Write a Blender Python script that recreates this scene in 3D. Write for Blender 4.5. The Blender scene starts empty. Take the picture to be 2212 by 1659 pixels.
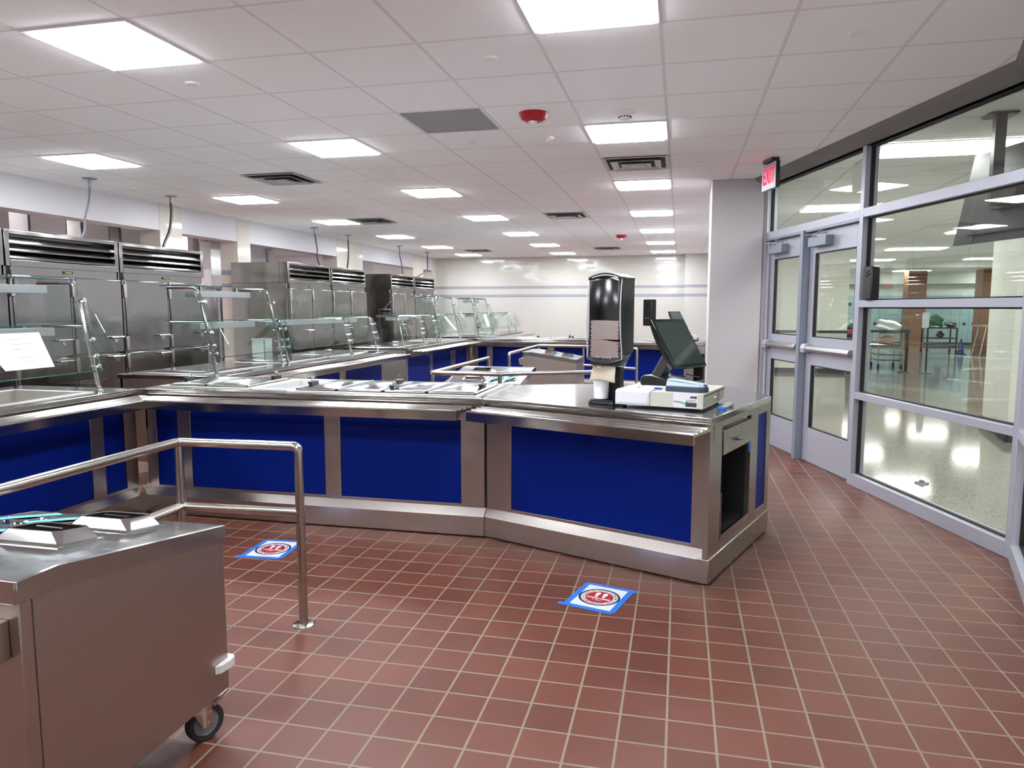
import bpy, bmesh, math, random
from mathutils import Vector, Matrix, Euler
R_ = math.radians
C = bpy.context.scene.collection
sc = bpy.context.scene

# ------------------------------------------------------------------ camera
EYE = 1.455
CEIL = 2.795
cd = bpy.data.cameras.new('camera')
cam = bpy.data.objects.new('camera', cd); C.objects.link(cam)
cam.location = (0, 0, EYE)
cam.rotation_euler = (R_(90 - 6.07), 0, R_(13.05))
cd.sensor_width = 36.0
cd.lens = 1558.0 / 2212.0 * 36.0
cd.clip_start = 0.05; cd.clip_end = 200
sc.camera = cam
# ------------------------------------------------------------------ world and exposure
w = bpy.data.worlds.new('world'); sc.world = w; w.use_nodes = True
w.node_tree.nodes['Background'].inputs[0].default_value = (0.8, 0.85, 0.9, 1)
w.node_tree.nodes['Background'].inputs[1].default_value = 0.15
sc.view_settings.view_transform = 'Standard'
sc.view_settings.look = 'None'
sc.view_settings.gamma = 1.0
sc.view_settings.use_curve_mapping = False
sc.view_settings.exposure = 2.07
sc.cycles.max_bounces = 12
sc.cycles.diffuse_bounces = 8
sc.cycles.glossy_bounces = 6
sc.cycles.transmission_bounces = 8
sc.cycles.transparent_max_bounces = 24
sc.cycles.sample_clamp_indirect = 6.0
PANEL = 12.0          # brightness of the serving room's ceiling panels
HALL = 6.6            # brightness of the hall's ceiling panels

# ------------------------------------------------------------------ materials
MATS = {}
def srgb(r, g, b):
    f = lambda c: (c / 255 / 12.92) if c / 255 <= 0.04045 else ((c / 255 + 0.055) / 1.055) ** 2.4
    return (f(r), f(g), f(b), 1)
def newmat(name):
    m = bpy.data.materials.new(name); m.use_nodes = True
    nt = m.node_tree; nt.nodes.clear()
    o = nt.nodes.new('ShaderNodeOutputMaterial')
    return m, nt, o
def node(nt, t, **kw):
    n = nt.nodes.new(t)
    for k, v in kw.items():
        if k == 'inp':
            for i, x in v.items(): n.inputs[i].default_value = x
        else: setattr(n, k, v)
    return n
def math_(nt, op, a, b=None, c=None):
    n = nt.nodes.new('ShaderNodeMath'); n.operation = op
    for i, x in enumerate((a, b, c)):
        if x is None: continue
        if isinstance(x, (int, float)): n.inputs[i].default_value = x
        else: nt.links.new(x, n.inputs[i])
    return n.outputs[0]
def plain(name, col, rough=0.5, metal=0.0, vary=0.06, scale=8.0, bump=0.0, coat=0.0, spec=0.5, stretch=(1, 1, 1)):
    if name in MATS: return MATS[name]
    m, nt, o = newmat(name)
    p = node(nt, 'ShaderNodeBsdfPrincipled')
    p.inputs['Roughness'].default_value = rough; p.inputs['Metallic'].default_value = metal
    p.inputs['Coat Weight'].default_value = coat; p.inputs['Specular IOR Level'].default_value = spec
    tc = node(nt, 'ShaderNodeTexCoord'); mp = node(nt, 'ShaderNodeMapping')
    mp.inputs['Scale'].default_value = stretch
    nz = node(nt, 'ShaderNodeTexNoise', inp={'Scale': scale, 'Detail': 4.0})
    nt.links.new(tc.outputs['Object'], mp.inputs[0]); nt.links.new(mp.outputs[0], nz.inputs['Vector'])
    mx = node(nt, 'ShaderNodeMix', data_type='RGBA')
    mx.inputs[6].default_value = tuple(c * (1 - vary) for c in col[:3]) + (1,)
    mx.inputs[7].default_value = tuple(min(1, c * (1 + vary)) for c in col[:3]) + (1,)
    nt.links.new(nz.outputs[0], mx.inputs[0]); nt.links.new(mx.outputs[2], p.inputs['Base Color'])
    rr = node(nt, 'ShaderNodeMapRange', inp={3: max(0.02, rough - 0.05), 4: min(1, rough + 0.05)})
    nt.links.new(nz.outputs[0], rr.inputs[0]); nt.links.new(rr.outputs[0], p.inputs['Roughness'])
    if bump:
        b = node(nt, 'ShaderNodeBump', inp={'Strength': bump, 'Distance': 0.002})
        nt.links.new(nz.outputs[0], b.inputs['Height']); nt.links.new(b.outputs[0], p.inputs['Normal'])
    nt.links.new(p.outputs[0], o.inputs[0]); MATS[name] = m
    return m
def steel(name, col=(0.62, 0.60, 0.565), rough=0.24, wave=0.0, brush=(1, 1, 40)):
    """brushed stainless steel: fine stretched grain, optional slow waviness of the sheet"""
    if name in MATS: return MATS[name]
    m, nt, o = newmat(name)
    p = node(nt, 'ShaderNodeBsdfPrincipled'); p.inputs['Metallic'].default_value = 1.0
    tc = node(nt, 'ShaderNodeTexCoord'); mp = node(nt, 'ShaderNodeMapping')
    mp.inputs['Scale'].default_value = brush
    nt.links.new(tc.outputs['Object'], mp.inputs[0])
    nz = node(nt, 'ShaderNodeTexNoise', inp={'Scale': 6.0, 'Detail': 5.0})
    nt.links.new(mp.outputs[0], nz.inputs['Vector'])
    mx = node(nt, 'ShaderNodeMix', data_type='RGBA')
    mx.inputs[6].default_value = tuple(c * 0.93 for c in col) + (1,)
    mx.inputs[7].default_value = tuple(c * 1.05 for c in col) + (1,)
    nt.links.new(nz.outputs[0], mx.inputs[0]); nt.links.new(mx.outputs[2], p.inputs['Base Color'])
    rr = node(nt, 'ShaderNodeMapRange', inp={3: max(0.03, rough - 0.06), 4: rough + 0.07})
    nt.links.new(nz.outputs[0], rr.inputs[0]); nt.links.new(rr.outputs[0], p.inputs['Roughness'])
    n2 = node(nt, 'ShaderNodeTexNoise', inp={'Scale': 2.6, 'Detail': 1.0})
    nt.links.new(tc.outputs['Object'], n2.inputs['Vector'])
    b1 = node(nt, 'ShaderNodeBump', inp={'Strength': 0.012, 'Distance': 0.001})
    nt.links.new(nz.outputs[0], b1.inputs['Height'])
    b2 = node(nt, 'ShaderNodeBump', inp={'Strength': 1.0, 'Distance': wave})
    nt.links.new(n2.outputs[0], b2.inputs['Height']); nt.links.new(b1.outputs[0], b2.inputs['Normal'])
    nt.links.new((b2 if wave else b1).outputs[0], p.inputs['Normal'])
    nt.links.new(p.outputs[0], o.inputs[0]); MATS[name] = m
    return m
def glass(name, tint, ior=1.5, rough=0.0):
    """clear pane: what is behind it shows tinted, reflections by Fresnel"""
    if name in MATS: return MATS[name]
    m, nt, o = newmat(name)
    t = node(nt, 'ShaderNodeBsdfTransparent'); t.inputs[0].default_value = tuple(tint) + (1,)
    g = node(nt, 'ShaderNodeBsdfGlossy'); g.inputs['Roughness'].default_value = rough
    g.inputs[0].default_value = (1, 1, 1, 1)
    f = node(nt, 'ShaderNodeFresnel'); ge = node(nt, 'ShaderNodeNewGeometry')
    nt.links.new(math_(nt, 'ADD', math_(nt, 'MULTIPLY', ge.outputs['Backfacing'], 1.0 / ior - ior), ior), f.inputs[0])
    mx = node(nt, 'ShaderNodeMixShader')
    nt.links.new(f.outputs[0], mx.inputs[0]); nt.links.new(t.outputs[0], mx.inputs[1]); nt.links.new(g.outputs[0], mx.inputs[2])
    nt.links.new(mx.outputs[0], o.inputs[0]); MATS[name] = m
    return m
def emit(name, col, s):
    if name in MATS: return MATS[name]
    m, nt, o = newmat(name)
    e = node(nt, 'ShaderNodeEmission'); e.inputs[0].default_value = tuple(col) + (1,); e.inputs[1].default_value = s
    nt.links.new(e.outputs[0], o.inputs[0]); MATS[name] = m
    return m
def grid_mat(name, ca, cl, px, py, ox, oy, lw, ax='XY', rough=0.5, running=False, vary=0.1, bump=0.3, stripes=None, spec=0.5, mottle=0.0, cb=None, grain=0.0, wob=0.0):
    """tiles: base colour ca, joint colour cl, pitch px/py, offsets, joint width lw, in the given plane of object space"""
    if name in MATS: return MATS[name]
    m, nt, o = newmat(name)
    p = node(nt, 'ShaderNodeBsdfPrincipled'); p.inputs['Specular IOR Level'].default_value = spec
    tc = node(nt, 'ShaderNodeTexCoord'); sp = node(nt, 'ShaderNodeSeparateXYZ')
    nt.links.new(tc.outputs['Object'], sp.inputs[0])
    A = sp.outputs['XYZ'.index(ax[0])]; B = sp.outputs['XYZ'.index(ax[1])]
    u = math_(nt, 'DIVIDE', math_(nt, 'SUBTRACT', A, ox), px)
    v = math_(nt, 'DIVIDE', math_(nt, 'SUBTRACT', B, oy), py)
    vi = math_(nt, 'FLOOR', v)
    if running:
        u = math_(nt, 'ADD', u, math_(nt, 'MULTIPLY', math_(nt, 'FLOORED_MODULO', vi, 2.0), 0.5))
    ui = math_(nt, 'FLOOR', u)
    fu = math_(nt, 'ABSOLUTE', math_(nt, 'SUBTRACT', math_(nt, 'SUBTRACT', u, ui), 0.5))
    fv = math_(nt, 'ABSOLUTE', math_(nt, 'SUBTRACT', math_(nt, 'SUBTRACT', v, vi), 0.5))
    gu = math_(nt, 'GREATER_THAN', fu, 0.5 - lw / px / 2)
    gv = math_(nt, 'GREATER_THAN', fv, 0.5 - lw / py / 2)
    joint = math_(nt, 'MAXIMUM', gu, gv)
    cv = node(nt, 'ShaderNodeCombineXYZ'); nt.links.new(ui, cv.inputs[0]); nt.links.new(vi, cv.inputs[1])
    wn = node(nt, 'ShaderNodeTexWhiteNoise'); nt.links.new(cv.outputs[0], wn.inputs['Vector'])
    nz = node(nt, 'ShaderNodeTexNoise', inp={'Scale': 5.0, 'Detail': 6.0})
    nt.links.new(tc.outputs['Object'], nz.inputs['Vector'])
    fac = math_(nt, 'ADD', math_(nt, 'MULTIPLY', wn.outputs['Value'], 0.5), math_(nt, 'MULTIPLY', nz.outputs[0], 0.5))
    t = node(nt, 'ShaderNodeMix', data_type='RGBA')
    cb = cb or ca
    t.inputs[6].default_value = tuple(c * (1 - vary) for c in ca[:3]) + (1,)
    t.inputs[7].default_value = tuple(min(1, c * (1 + vary)) for c in cb[:3]) + (1,)
    nt.links.new(fac, t.inputs[0])
    col = t.outputs[2]
    if stripes:
        for (z0, z1, sc_, thin) in stripes:
            s = math_(nt, 'MULTIPLY', math_(nt, 'GREATER_THAN', sp.outputs[2], z0), math_(nt, 'LESS_THAN', sp.outputs[2], z1))
            mx = node(nt, 'ShaderNodeMix', data_type='RGBA'); mx.inputs[7].default_value = sc_
            nt.links.new(s, mx.inputs[0]); nt.links.new(col, mx.inputs[6]); col = mx.outputs[2]
            if thin:
                k = math_(nt, 'FRACT', math_(nt, 'DIVIDE', math_(nt, 'SUBTRACT', sp.outputs[2], z0), (z1 - z0) / 3))
                k = math_(nt, 'MULTIPLY', s, math_(nt, 'LESS_THAN', k, 0.35))
                mx = node(nt, 'ShaderNodeMix', data_type='RGBA'); mx.inputs[7].default_value = (0.12, 0.12, 0.15, 1)
                nt.links.new(k, mx.inputs[0]); nt.links.new(col, mx.inputs[6]); col = mx.outputs[2]
    j = node(nt, 'ShaderNodeMix', data_type='RGBA'); j.inputs[7].default_value = cl
    nt.links.new(joint, j.inputs[0]); nt.links.new(col, j.inputs[6])
    nt.links.new(j.outputs[2], p.inputs['Base Color'])
    rr = math_(nt, 'ADD', rough, math_(nt, 'MULTIPLY', joint, 0.25))
    nt.links.new(rr, p.inputs['Roughness'])
    h = math_(nt, 'SUBTRACT', 1.0, joint)
    if grain:
        n3 = node(nt, 'ShaderNodeTexNoise', inp={'Scale': 260.0, 'Detail': 2.0})
        nt.links.new(tc.outputs['Object'], n3.inputs['Vector'])
        h = math_(nt, 'ADD', h, math_(nt, 'MULTIPLY', n3.outputs[0], grain))
    if wob:
        # each glazed tile sits at a very slightly different angle
        w2 = node(nt, 'ShaderNodeTexWhiteNoise', noise_dimensions='3D'); nt.links.new(cv.outputs[0], w2.inputs['Vector'])
        su = math_(nt, 'MULTIPLY', math_(nt, 'SUBTRACT', w2.outputs['Value'], 0.5), math_(nt, 'SUBTRACT', u, ui))
        sw = math_(nt, 'MULTIPLY', math_(nt, 'SUBTRACT', wn.outputs['Value'], 0.5), math_(nt, 'SUBTRACT', v, vi))
        h = math_(nt, 'ADD', h, math_(nt, 'MULTIPLY', math_(nt, 'ADD', su, sw), wob))
    b = node(nt, 'ShaderNodeBump', inp={'Strength': bump, 'Distance': 0.002})
    nt.links.new(h, b.inputs['Height']); nt.links.new(b.outputs[0], p.inputs['Normal'])
    nt.links.new(p.outputs[0], o.inputs[0]); MATS[name] = m
    return m

S_BRIGHT = steel('steel counter', (0.48, 0.465, 0.44), rough=0.13, brush=(1, 1, 30))
S_TOP = steel('steel worktop', (0.47, 0.48, 0.50), rough=0.13, brush=(3, 3, 3))
S_SOFT = steel('steel cart', (0.42, 0.375, 0.34), rough=0.34, brush=(40, 40, 1))
S_FRIDGE = steel('steel fridge', (0.265, 0.262, 0.25), rough=0.15, wave=0.012, brush=(1, 1, 30))
S_TUBE = steel('steel rail tube', (0.47, 0.445, 0.415), rough=0.22, brush=(12, 12, 12))
CHROME = steel('chrome', (0.58, 0.59, 0.60), rough=0.08, brush=(1, 1, 1))
S_DARK = steel('dark steel', (0.20, 0.20, 0.21), rough=0.35, brush=(1, 1, 10))
ALU = plain('clear anodised aluminium', srgb(176, 178, 190), 0.42, metal=0.35, vary=0.03)
ALU_D = plain('grey aluminium post', srgb(140, 148, 160), 0.42, metal=0.35, vary=0.03)
BLUE = plain('blue laminate', (0.0002, 0.013, 0.19, 1), 0.45, vary=0.05, scale=300, spec=0.12)
BLACKP = plain('black plastic', (0.012, 0.012, 0.013, 1), 0.38, vary=0.1)
BLACKG = plain('black gasket', (0.006, 0.006, 0.007, 1), 0.6)
BLACKM = plain('matt black shade and base', (0.006, 0.006, 0.006, 1), 1.0, spec=0.0)  # painted shade of the cart openings; also the fridge base panel
RUBBER = plain('black rubber', (0.02, 0.02, 0.022, 1), 0.6)
WHITE = plain('white paper', (0.60, 0.61, 0.64, 1), 0.7, vary=0.02)
FITW = plain('white ceiling fitting', (0.86, 0.86, 0.86, 1), 0.5, vary=0.02)
WHITEP = plain('white plastic', (0.60, 0.60, 0.59, 1), 0.4, vary=0.03)
PAINT = plain('white wall paint', srgb(200, 198, 202), 0.6, vary=0.02)
PAINTC = plain('column paint', srgb(190, 186, 190), 0.55, vary=0.02)
PAINTG = plain('bulkhead paint', srgb(122, 119, 120), 0.6, vary=0.02)
BEIGE = plain('beige enamel', srgb(182, 180, 168), 0.4, vary=0.02)
NAPKIN = plain('brown paper napkin', srgb(196, 180, 168), 0.85, vary=0.06, scale=60)
PAPERROLL = plain('napkin paper', srgb(178, 168, 150), 0.85, vary=0.03)
TAPE = plain('light blue tape', srgb(70, 170, 220), 0.55, vary=0.05)
TAPE2 = plain('blue painter tape', srgb(38, 110, 200), 0.6, vary=0.06)
RED = plain('red enamel', srgb(175, 20, 35), 0.35, vary=0.04)
DECALRED = plain('decal red', srgb(165, 28, 38), 0.5, vary=0.05)
DECALNAVY = plain('decal navy', srgb(25, 42, 60), 0.5, vary=0.05)
INK = plain('printed ink', (0.03, 0.03, 0.035, 1), 0.6)
BRASS = plain('yellow badge print', srgb(200, 180, 40), 0.4, vary=0.02)
GLASSG = glass('guard glass', (0.93, 0.965, 0.95))
GEDGE = plain('green glass edge', (0.004, 0.07, 0.055, 1), 0.15)
GLASSW = glass('window glass', (0.95, 0.962, 0.94))
SMOKE = glass('smoky plastic cover', (0.86, 0.86, 0.88), rough=0.14)
QUARRY = grid_mat('quarry tile floor', srgb(91, 50, 38), srgb(130, 119, 101), 0.163, 0.163, -5.0686 * 0.163, 18.2083 * 0.163, 0.0085, rough=0.46, vary=0.12, bump=0.5, cb=srgb(104, 59, 47), grain=0.3, spec=0.4)
CEILM = grid_mat('ceiling tiles', srgb(250, 250, 251), srgb(230, 229, 230), 0.6096, 0.6096, 0.4875, -0.022, 0.02, rough=0.85, vary=0.015, bump=0.25, spec=0.1, grain=0.15)
TILEF = grid_mat('cream glazed tile far', srgb(194, 193, 186), srgb(180, 177, 170), 0.203, 0.068, 0.0, 0.0, 0.003, ax='XZ', rough=0.10, running=True, vary=0.02, bump=0.35, stripes=[(1.95, 2.025, srgb(150, 152, 162), False), (1.725, 1.80, srgb(150, 152, 162), False)], wob=2.5)
TILEL = grid_mat('cream glazed tile left', srgb(205, 200, 190), srgb(188, 183, 174), 0.203, 0.10, 0.0, 0.0, 0.003, ax='YZ', rough=0.08, running=True, vary=0.02, bump=0.35, stripes=[(1.95, 2.025, srgb(158, 160, 172), True), (1.745, 1.82, srgb(158, 160, 172), True)], wob=0.6)
TILEK = grid_mat('white kitchen tile', srgb(225, 222, 226), srgb(196, 192, 198), 0.30, 0.30, 0.1, 0.05, 0.004, ax='YZ', rough=0.3, vary=0.02, bump=0.2)
BLOCK = grid_mat('painted block wall', srgb(226, 226, 216), srgb(212, 212, 202), 0.40, 0.20, 0.0, 0.0, 0.006, ax='XZ', rough=0.5, running=True, vary=0.015, bump=0.2)
TEALW = plain('pale green wall', srgb(205, 210, 204), 0.5, vary=0.02)
LOCKER = plain('teal locker', srgb(140, 170, 172), 0.4, vary=0.04)
BROWN = plain('brown column brick', srgb(122, 88, 64), 0.7, vary=0.15, scale=20)
# terrazzo: chips in a pale ground, polished
m, nt, o = newmat('terrazzo')
p = node(nt, 'ShaderNodeBsdfPrincipled'); p.inputs['Roughness'].default_value = 0.09
tc = node(nt, 'ShaderNodeTexCoord'); vo = node(nt, 'ShaderNodeTexVoronoi', inp={'Scale': 70.0})
nt.links.new(tc.outputs['Object'], vo.inputs['Vector'])
cr = node(nt, 'ShaderNodeValToRGB'); sp = node(nt, 'ShaderNodeSeparateColor')
nt.links.new(vo.outputs['Color'], sp.inputs[0]); nt.links.new(sp.outputs[0], cr.inputs[0])
cr.color_ramp.elements[0].position = 0.0; cr.color_ramp.elements[0].color = srgb(105, 103, 96)
cr.color_ramp.elements[1].position = 0.35; cr.color_ramp.elements[1].color = srgb(132, 132, 126)
e = cr.color_ramp.elements.new(0.12); e.color = srgb(112, 111, 104)
nt.links.new(cr.outputs[0], p.inputs['Base Color']); nt.links.new(p.outputs[0], o.inputs[0])
TERR = m

# ------------------------------------------------------------------ mesh builder
class MB:
    def __init__(s, off=(0, 0, 0)):
        s.bm = bmesh.new(); s.off = Vector(off); s.mi = 0
    def _f(s, vs, mi=None):
        try:
            f = s.bm.faces.new(vs); f.material_index = s.mi; return f
        except ValueError: return None
    def solid(s, pts, vec):
        """planar polygon (3D points) pushed along vec"""
        vec = Vector(vec)
        a = [s.bm.verts.new(Vector(q) - s.off) for q in pts]
        b = [s.bm.verts.new(Vector(q) + vec - s.off) for q in pts]
        n = len(pts); s._f(a[::-1]); s._f(b)
        for i in range(n): s._f([a[i], a[(i + 1) % n], b[(i + 1) % n], b[i]])
        return s
    def box(s, x0, x1, y0, y1, z0, z1):
        return s.solid([(x0, y0, z0), (x1, y0, z0), (x1, y1, z0), (x0, y1, z0)], (0, 0, z1 - z0))
    def obox(s, c, d, M):
        """box of dimensions d centred at c, turned by 3x3 matrix / Euler"""
        if isinstance(M, (tuple, list)): M = Euler(M).to_matrix()
        c = Vector(c); h = [x / 2 for x in d]
        P = [c + M @ Vector((sx * h[0], sy * h[1], -h[2])) for sx, sy in ((-1, -1), (1, -1), (1, 1), (-1, 1))]
        return s.solid(P, M @ Vector((0, 0, d[2])))
    def sbox(s, P, Q, u0, u1, v0, v1, z0, z1):
        """box in the frame of the ground line P->Q: u along, v to its left"""
        P = Vector((P[0], P[1])); Q = Vector((Q[0], Q[1])); u = (Q - P).normalized(); v = Vector((-u.y, u.x))
        f = lambda a, b: P + u * a + v * b
        q = [f(u0, v0), f(u1, v0), f(u1, v1), f(u0, v1)]
        return s.solid([(a.x, a.y, z0) for a in q], (0, 0, z1 - z0))
    def sprof(s, P, Q, u0, u1, prof, m0=0.0, m1=0.0):
        """profile [(v,z)] swept along P->Q from u0 to u1; m0/m1 = extra u per unit v at each end (mitres)"""
        P = Vector((P[0], P[1])); Q = Vector((Q[0], Q[1])); u = (Q - P).normalized(); v = Vector((-u.y, u.x))
        def pt(uu, vv, z):
            a = P + u * uu + v * vv; return Vector((a.x, a.y, z)) - s.off
        a = [s.bm.verts.new(pt(u0 + m0 * b, b, z)) for b, z in prof]
        c = [s.bm.verts.new(pt(u1 + m1 * b, b, z)) for b, z in prof]
        n = len(prof); s._f(a); s._f(c[::-1])
        for i in range(n): s._f([a[i], c[i], c[(i + 1) % n], a[(i + 1) % n]])
        return s
    def prism(s, poly, z0, z1):
        return s.solid([(x, y, z0) for x, y in poly], (0, 0, z1 - z0))
    def tube(s, pts, r, seg=12, caps=True):
        pts = [Vector(q) - s.off for q in pts]; rings = []
        n = len(pts); prev = None
        for i, q in enumerate(pts):
            t = (pts[min(i + 1, n - 1)] - pts[max(i - 1, 0)]).normalized()
            if prev is None:
                a = Vector((0, 0, 1)) if abs(t.z) < 0.9 else Vector((1, 0, 0))
                x = t.cross(a).normalized()
            else:
                x = (prev - t * prev.dot(t)).normalized()
            prev = x; y = t.cross(x)
            sc_ = 1.0
            if 0 < i < n - 1:
                c = (pts[i] - pts[i - 1]).normalized().dot((pts[i + 1] - pts[i]).normalized())
                sc_ = 1.0
                half = math.acos(max(-1, min(1, c))) / 2
                bis = ((pts[i + 1] - pts[i]).normalized() - (pts[i] - pts[i - 1]).normalized())
                bis = bis.normalized() if bis.length > 1e-6 else None
                k = 1 / max(0.35, math.cos(half))
            else: bis = None; k = 1
            ring = []
            rr = r[i] if isinstance(r, (list, tuple)) else r
            for j in range(seg):
                an = 2 * math.pi * j / seg
                d = x * math.cos(an) * rr + y * math.sin(an) * rr
                if bis is not None: d = d + bis * d.dot(bis) * (k - 1)
                ring.append(s.bm.verts.new(q + d))
            rings.append(ring)
        for a, b in zip(rings, rings[1:]):
            for j in range(seg): s._f([a[j], a[(j + 1) % seg], b[(j + 1) % seg], b[j]])
        if caps: s._f(rings[0][::-1]); s._f(rings[-1])
        return s
    def cyl(s, p0, p1, r, r1=None, seg=16):
        return s.tube([p0, p1], [r, r if r1 is None else r1], seg)
    def lathe(s, prof, c=(0, 0, 0), M=None, seg=24, cap=True):
        """profile [(r,z)] turned about local z, placed by 3x3 M at c"""
        M = M or Matrix.Identity(3); c = Vector(c) - s.off; rings = []
        for r, z in prof:
            if r < 1e-6: rings.append([s.bm.verts.new(c + M @ Vector((0, 0, z)))])
            else: rings.append([s.bm.verts.new(c + M @ Vector((r * math.cos(2 * math.pi * j / seg), r * math.sin(2 * math.pi * j / seg), z))) for j in range(seg)])
        for a, b in zip(rings, rings[1:]):
            for j in range(seg):
                if len(a) == 1 and len(b) == 1: continue
                if len(a) == 1: s._f([a[0], b[(j + 1) % seg], b[j]])
                elif len(b) == 1: s._f([a[j], a[(j + 1) % seg], b[0]])
                else: s._f([a[j], a[(j + 1) % seg], b[(j + 1) % seg], b[j]])
        if cap and len(rings[0]) > 1: s._f(rings[0][::-1])
        if cap and len(rings[-1]) > 1: s._f(rings[-1])
        return s
    def grid(s, fn, nu, nv, th=0.0):
        """surface fn(a,b) for a,b in 0..1; thickness th along z"""
        V = [[s.bm.verts.new(Vector(fn(i / nu, j / nv)) - s.off) for j in range(nv + 1)] for i in range(nu + 1)]
        for i in range(nu):
            for j in range(nv): s._f([V[i][j], V[i + 1][j], V[i + 1][j + 1], V[i][j + 1]])
        return s
    def mesh(s, name, mats):
        bm = s.bm
        bmesh.ops.recalc_face_normals(bm, faces=bm.faces)
        for e in bm.edges:
            if len(e.link_faces) == 2 and e.calc_face_angle(0) > 0.42: e.smooth = False
        for f in bm.faces: f.smooth = True
        me = bpy.data.meshes.new(name); bm.to_mesh(me); bm.free()
        for m in (mats if isinstance(mats, (list, tuple)) else [mats]): me.materials.append(m)
        return me
    def build(s, name, mat, parent=None, loc=(0, 0, 0), bevel=0.0, solidify=0.0, label=None, rot=None):
        ob = bpy.data.objects.new(name, s.mesh(name, mat)); C.objects.link(ob)
        if parent is not None: ob.parent = parent
        ob.location = loc
        if rot: ob.rotation_euler = rot
        if solidify:
            md = ob.modifiers.new('thick', 'SOLIDIFY'); md.thickness = solidify; md.offset = 0
        if bevel:
            md = ob.modifiers.new('bevel', 'BEVEL'); md.width = bevel; md.segments = 2
            md.limit_method = 'ANGLE'; md.angle_limit = R_(40)
        if label: ob['label'] = label
        return ob
def tag(o, label, cat, group=None, kind=None):
    if label: o['label'] = label
    if cat: o['category'] = cat
    if group: o['group'] = group
    if kind: o['kind'] = kind
    return o
def thing(name, label, cat, loc=(0, 0, 0), rz=0.0, group=None):
    o = bpy.data.objects.new(name, None); C.objects.link(o); o.empty_display_size = 0.1
    o.location = loc; o.rotation_euler = (0, 0, rz)
    return tag(o, label, cat, group)
def struct(name, mb, mat, **kw):
    o = mb.build(name, mat, **kw); o['kind'] = 'structure'; return o
def dup(root, loc=None, rz=None, label=None, group=None, dz=0):
    r = root.copy(); C.objects.link(r)
    if loc is not None: r.location = loc
    if rz is not None: r.rotation_euler = (0, 0, rz)
    if label: r['label'] = label
    if group: r['group'] = group
    def rec(a, b):
        for ch in list(a.children):
            c = ch.copy(); C.objects.link(c); c.parent = b; rec(ch, c)
    rec(root, r)
    return r
def text_mesh(mb, txt, size, M, origin, depth=0.0005, align='CENTER', sx=1.0, bold=0.0):
    """writes txt into mb; M maps text x,y,z axes"""
    cu = bpy.data.curves.new('t', 'FONT'); cu.body = txt; cu.size = size; cu.extrude = depth
    cu.align_x = align; cu.align_y = 'CENTER'; cu.resolution_u = 3; cu.offset = bold
    ob = bpy.data.objects.new('t', cu); C.objects.link(ob)
    dg = bpy.context.evaluated_depsgraph_get(); me = bpy.data.meshes.new_from_object(ob.evaluated_get(dg))
    vs = [mb.bm.verts.new(Vector(origin) + M @ Vector((v.co.x * sx, v.co.y, v.co.z)) - mb.off) for v in me.vertices]
    for pl in me.polygons: mb._f([vs[i] for i in pl.vertices])
    bpy.data.objects.remove(ob); bpy.data.curves.remove(cu); bpy.data.meshes.remove(me)
    return mb
def bend(p0, p1, p2, r, n=5):
    """points rounding the corner p0-p1-p2"""
    p0, p1, p2 = Vector(p0), Vector(p1), Vector(p2)
    a = p1 + (p0 - p1).normalized() * r; b = p1 + (p2 - p1).normalized() * r
    return [a * (1 - t) ** 2 + p1 * 2 * t * (1 - t) + b * t * t for t in [i / n for i in range(n + 1)]]
def axes(x, z):
    x = Vector(x).normalized(); z = Vector(z).normalized(); y = z.cross(x).normalized(); z = x.cross(y)
    return Matrix((x, y, z)).transposed()

# storefront ground line: from the column to the corner post, then the next facet
SF = [(0.944, 8.03), (1.945, 4.61), (1.66, 3.65)]
def sfx(y): return 1.427 + 0.293 * (6.358 - y)

# ================================================================== the setting
P0, P1, P2 = (0.90, 8.18), (1.945, 4.61), (1.60, 3.45)
P3 = (1.60, -4.0)
# floors
struct('floor', MB().prism([(-12, -4), P3, P2, P1, P0, (0.95, 19.3), (-12, 19.3)], -0.08, 0.0), QUARRY)
struct('floor_hall', MB().prism([P3, (14, -4), (14, 31.2), (0.95, 31.2), (0.95, 19.3), P0, P1, P2], -0.08, 0.0), TERR)
# ceilings
struct('ceiling', MB().prism([(-6.6, -4), (P3[0] + .1, -4), (P2[0] + .1, P2[1]), (P1[0] + .1, P1[1]), (P0[0] + .1, P0[1]), (0.95, 19.3), (-6.6, 19.3)], CEIL, CEIL + 0.08), CEILM)
HC = grid_mat('hall ceiling tiles', srgb(246, 247, 242), srgb(205, 206, 200), 1.2192, 0.6096, 1.59, 0.42, 0.02, rough=0.85, vary=0.015, bump=0.2, spec=0.1)
struct('ceiling_hall', MB().prism([(P3[0] + .1, -4), (14, -4), (14, 31.2), (0.95, 31.2), (0.95, 19.3), (P0[0] + .1, P0[1]), (P1[0] + .1, P1[1]), (P2[0] + .1, P2[1])], CEIL + .005, CEIL + 0.08), HC)
struct('ceiling_kitchen', MB().box(-12, -6.9, -4, 19.3, 2.92, 3.0), PAINT)
# far wall with the shallow pier at its right end
b = MB(); b.box(-6.9, 0.95, 19.2, 19.35, 0, 2.795); b.box(0.10, 0.85, 18.9, 19.2, 0, 2.795)
struct('wall_far', b, TILEF)
struct('wall_right', MB().prism([(0.83, 8.62), (0.95, 8.62), (0.95, 19.2), (0.83, 19.2)], 0, 2.795), PAINT)
struct('wall_back', MB().box(-12, 14, -4.15, -4.0, 0, 2.795), TILEF)
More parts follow.
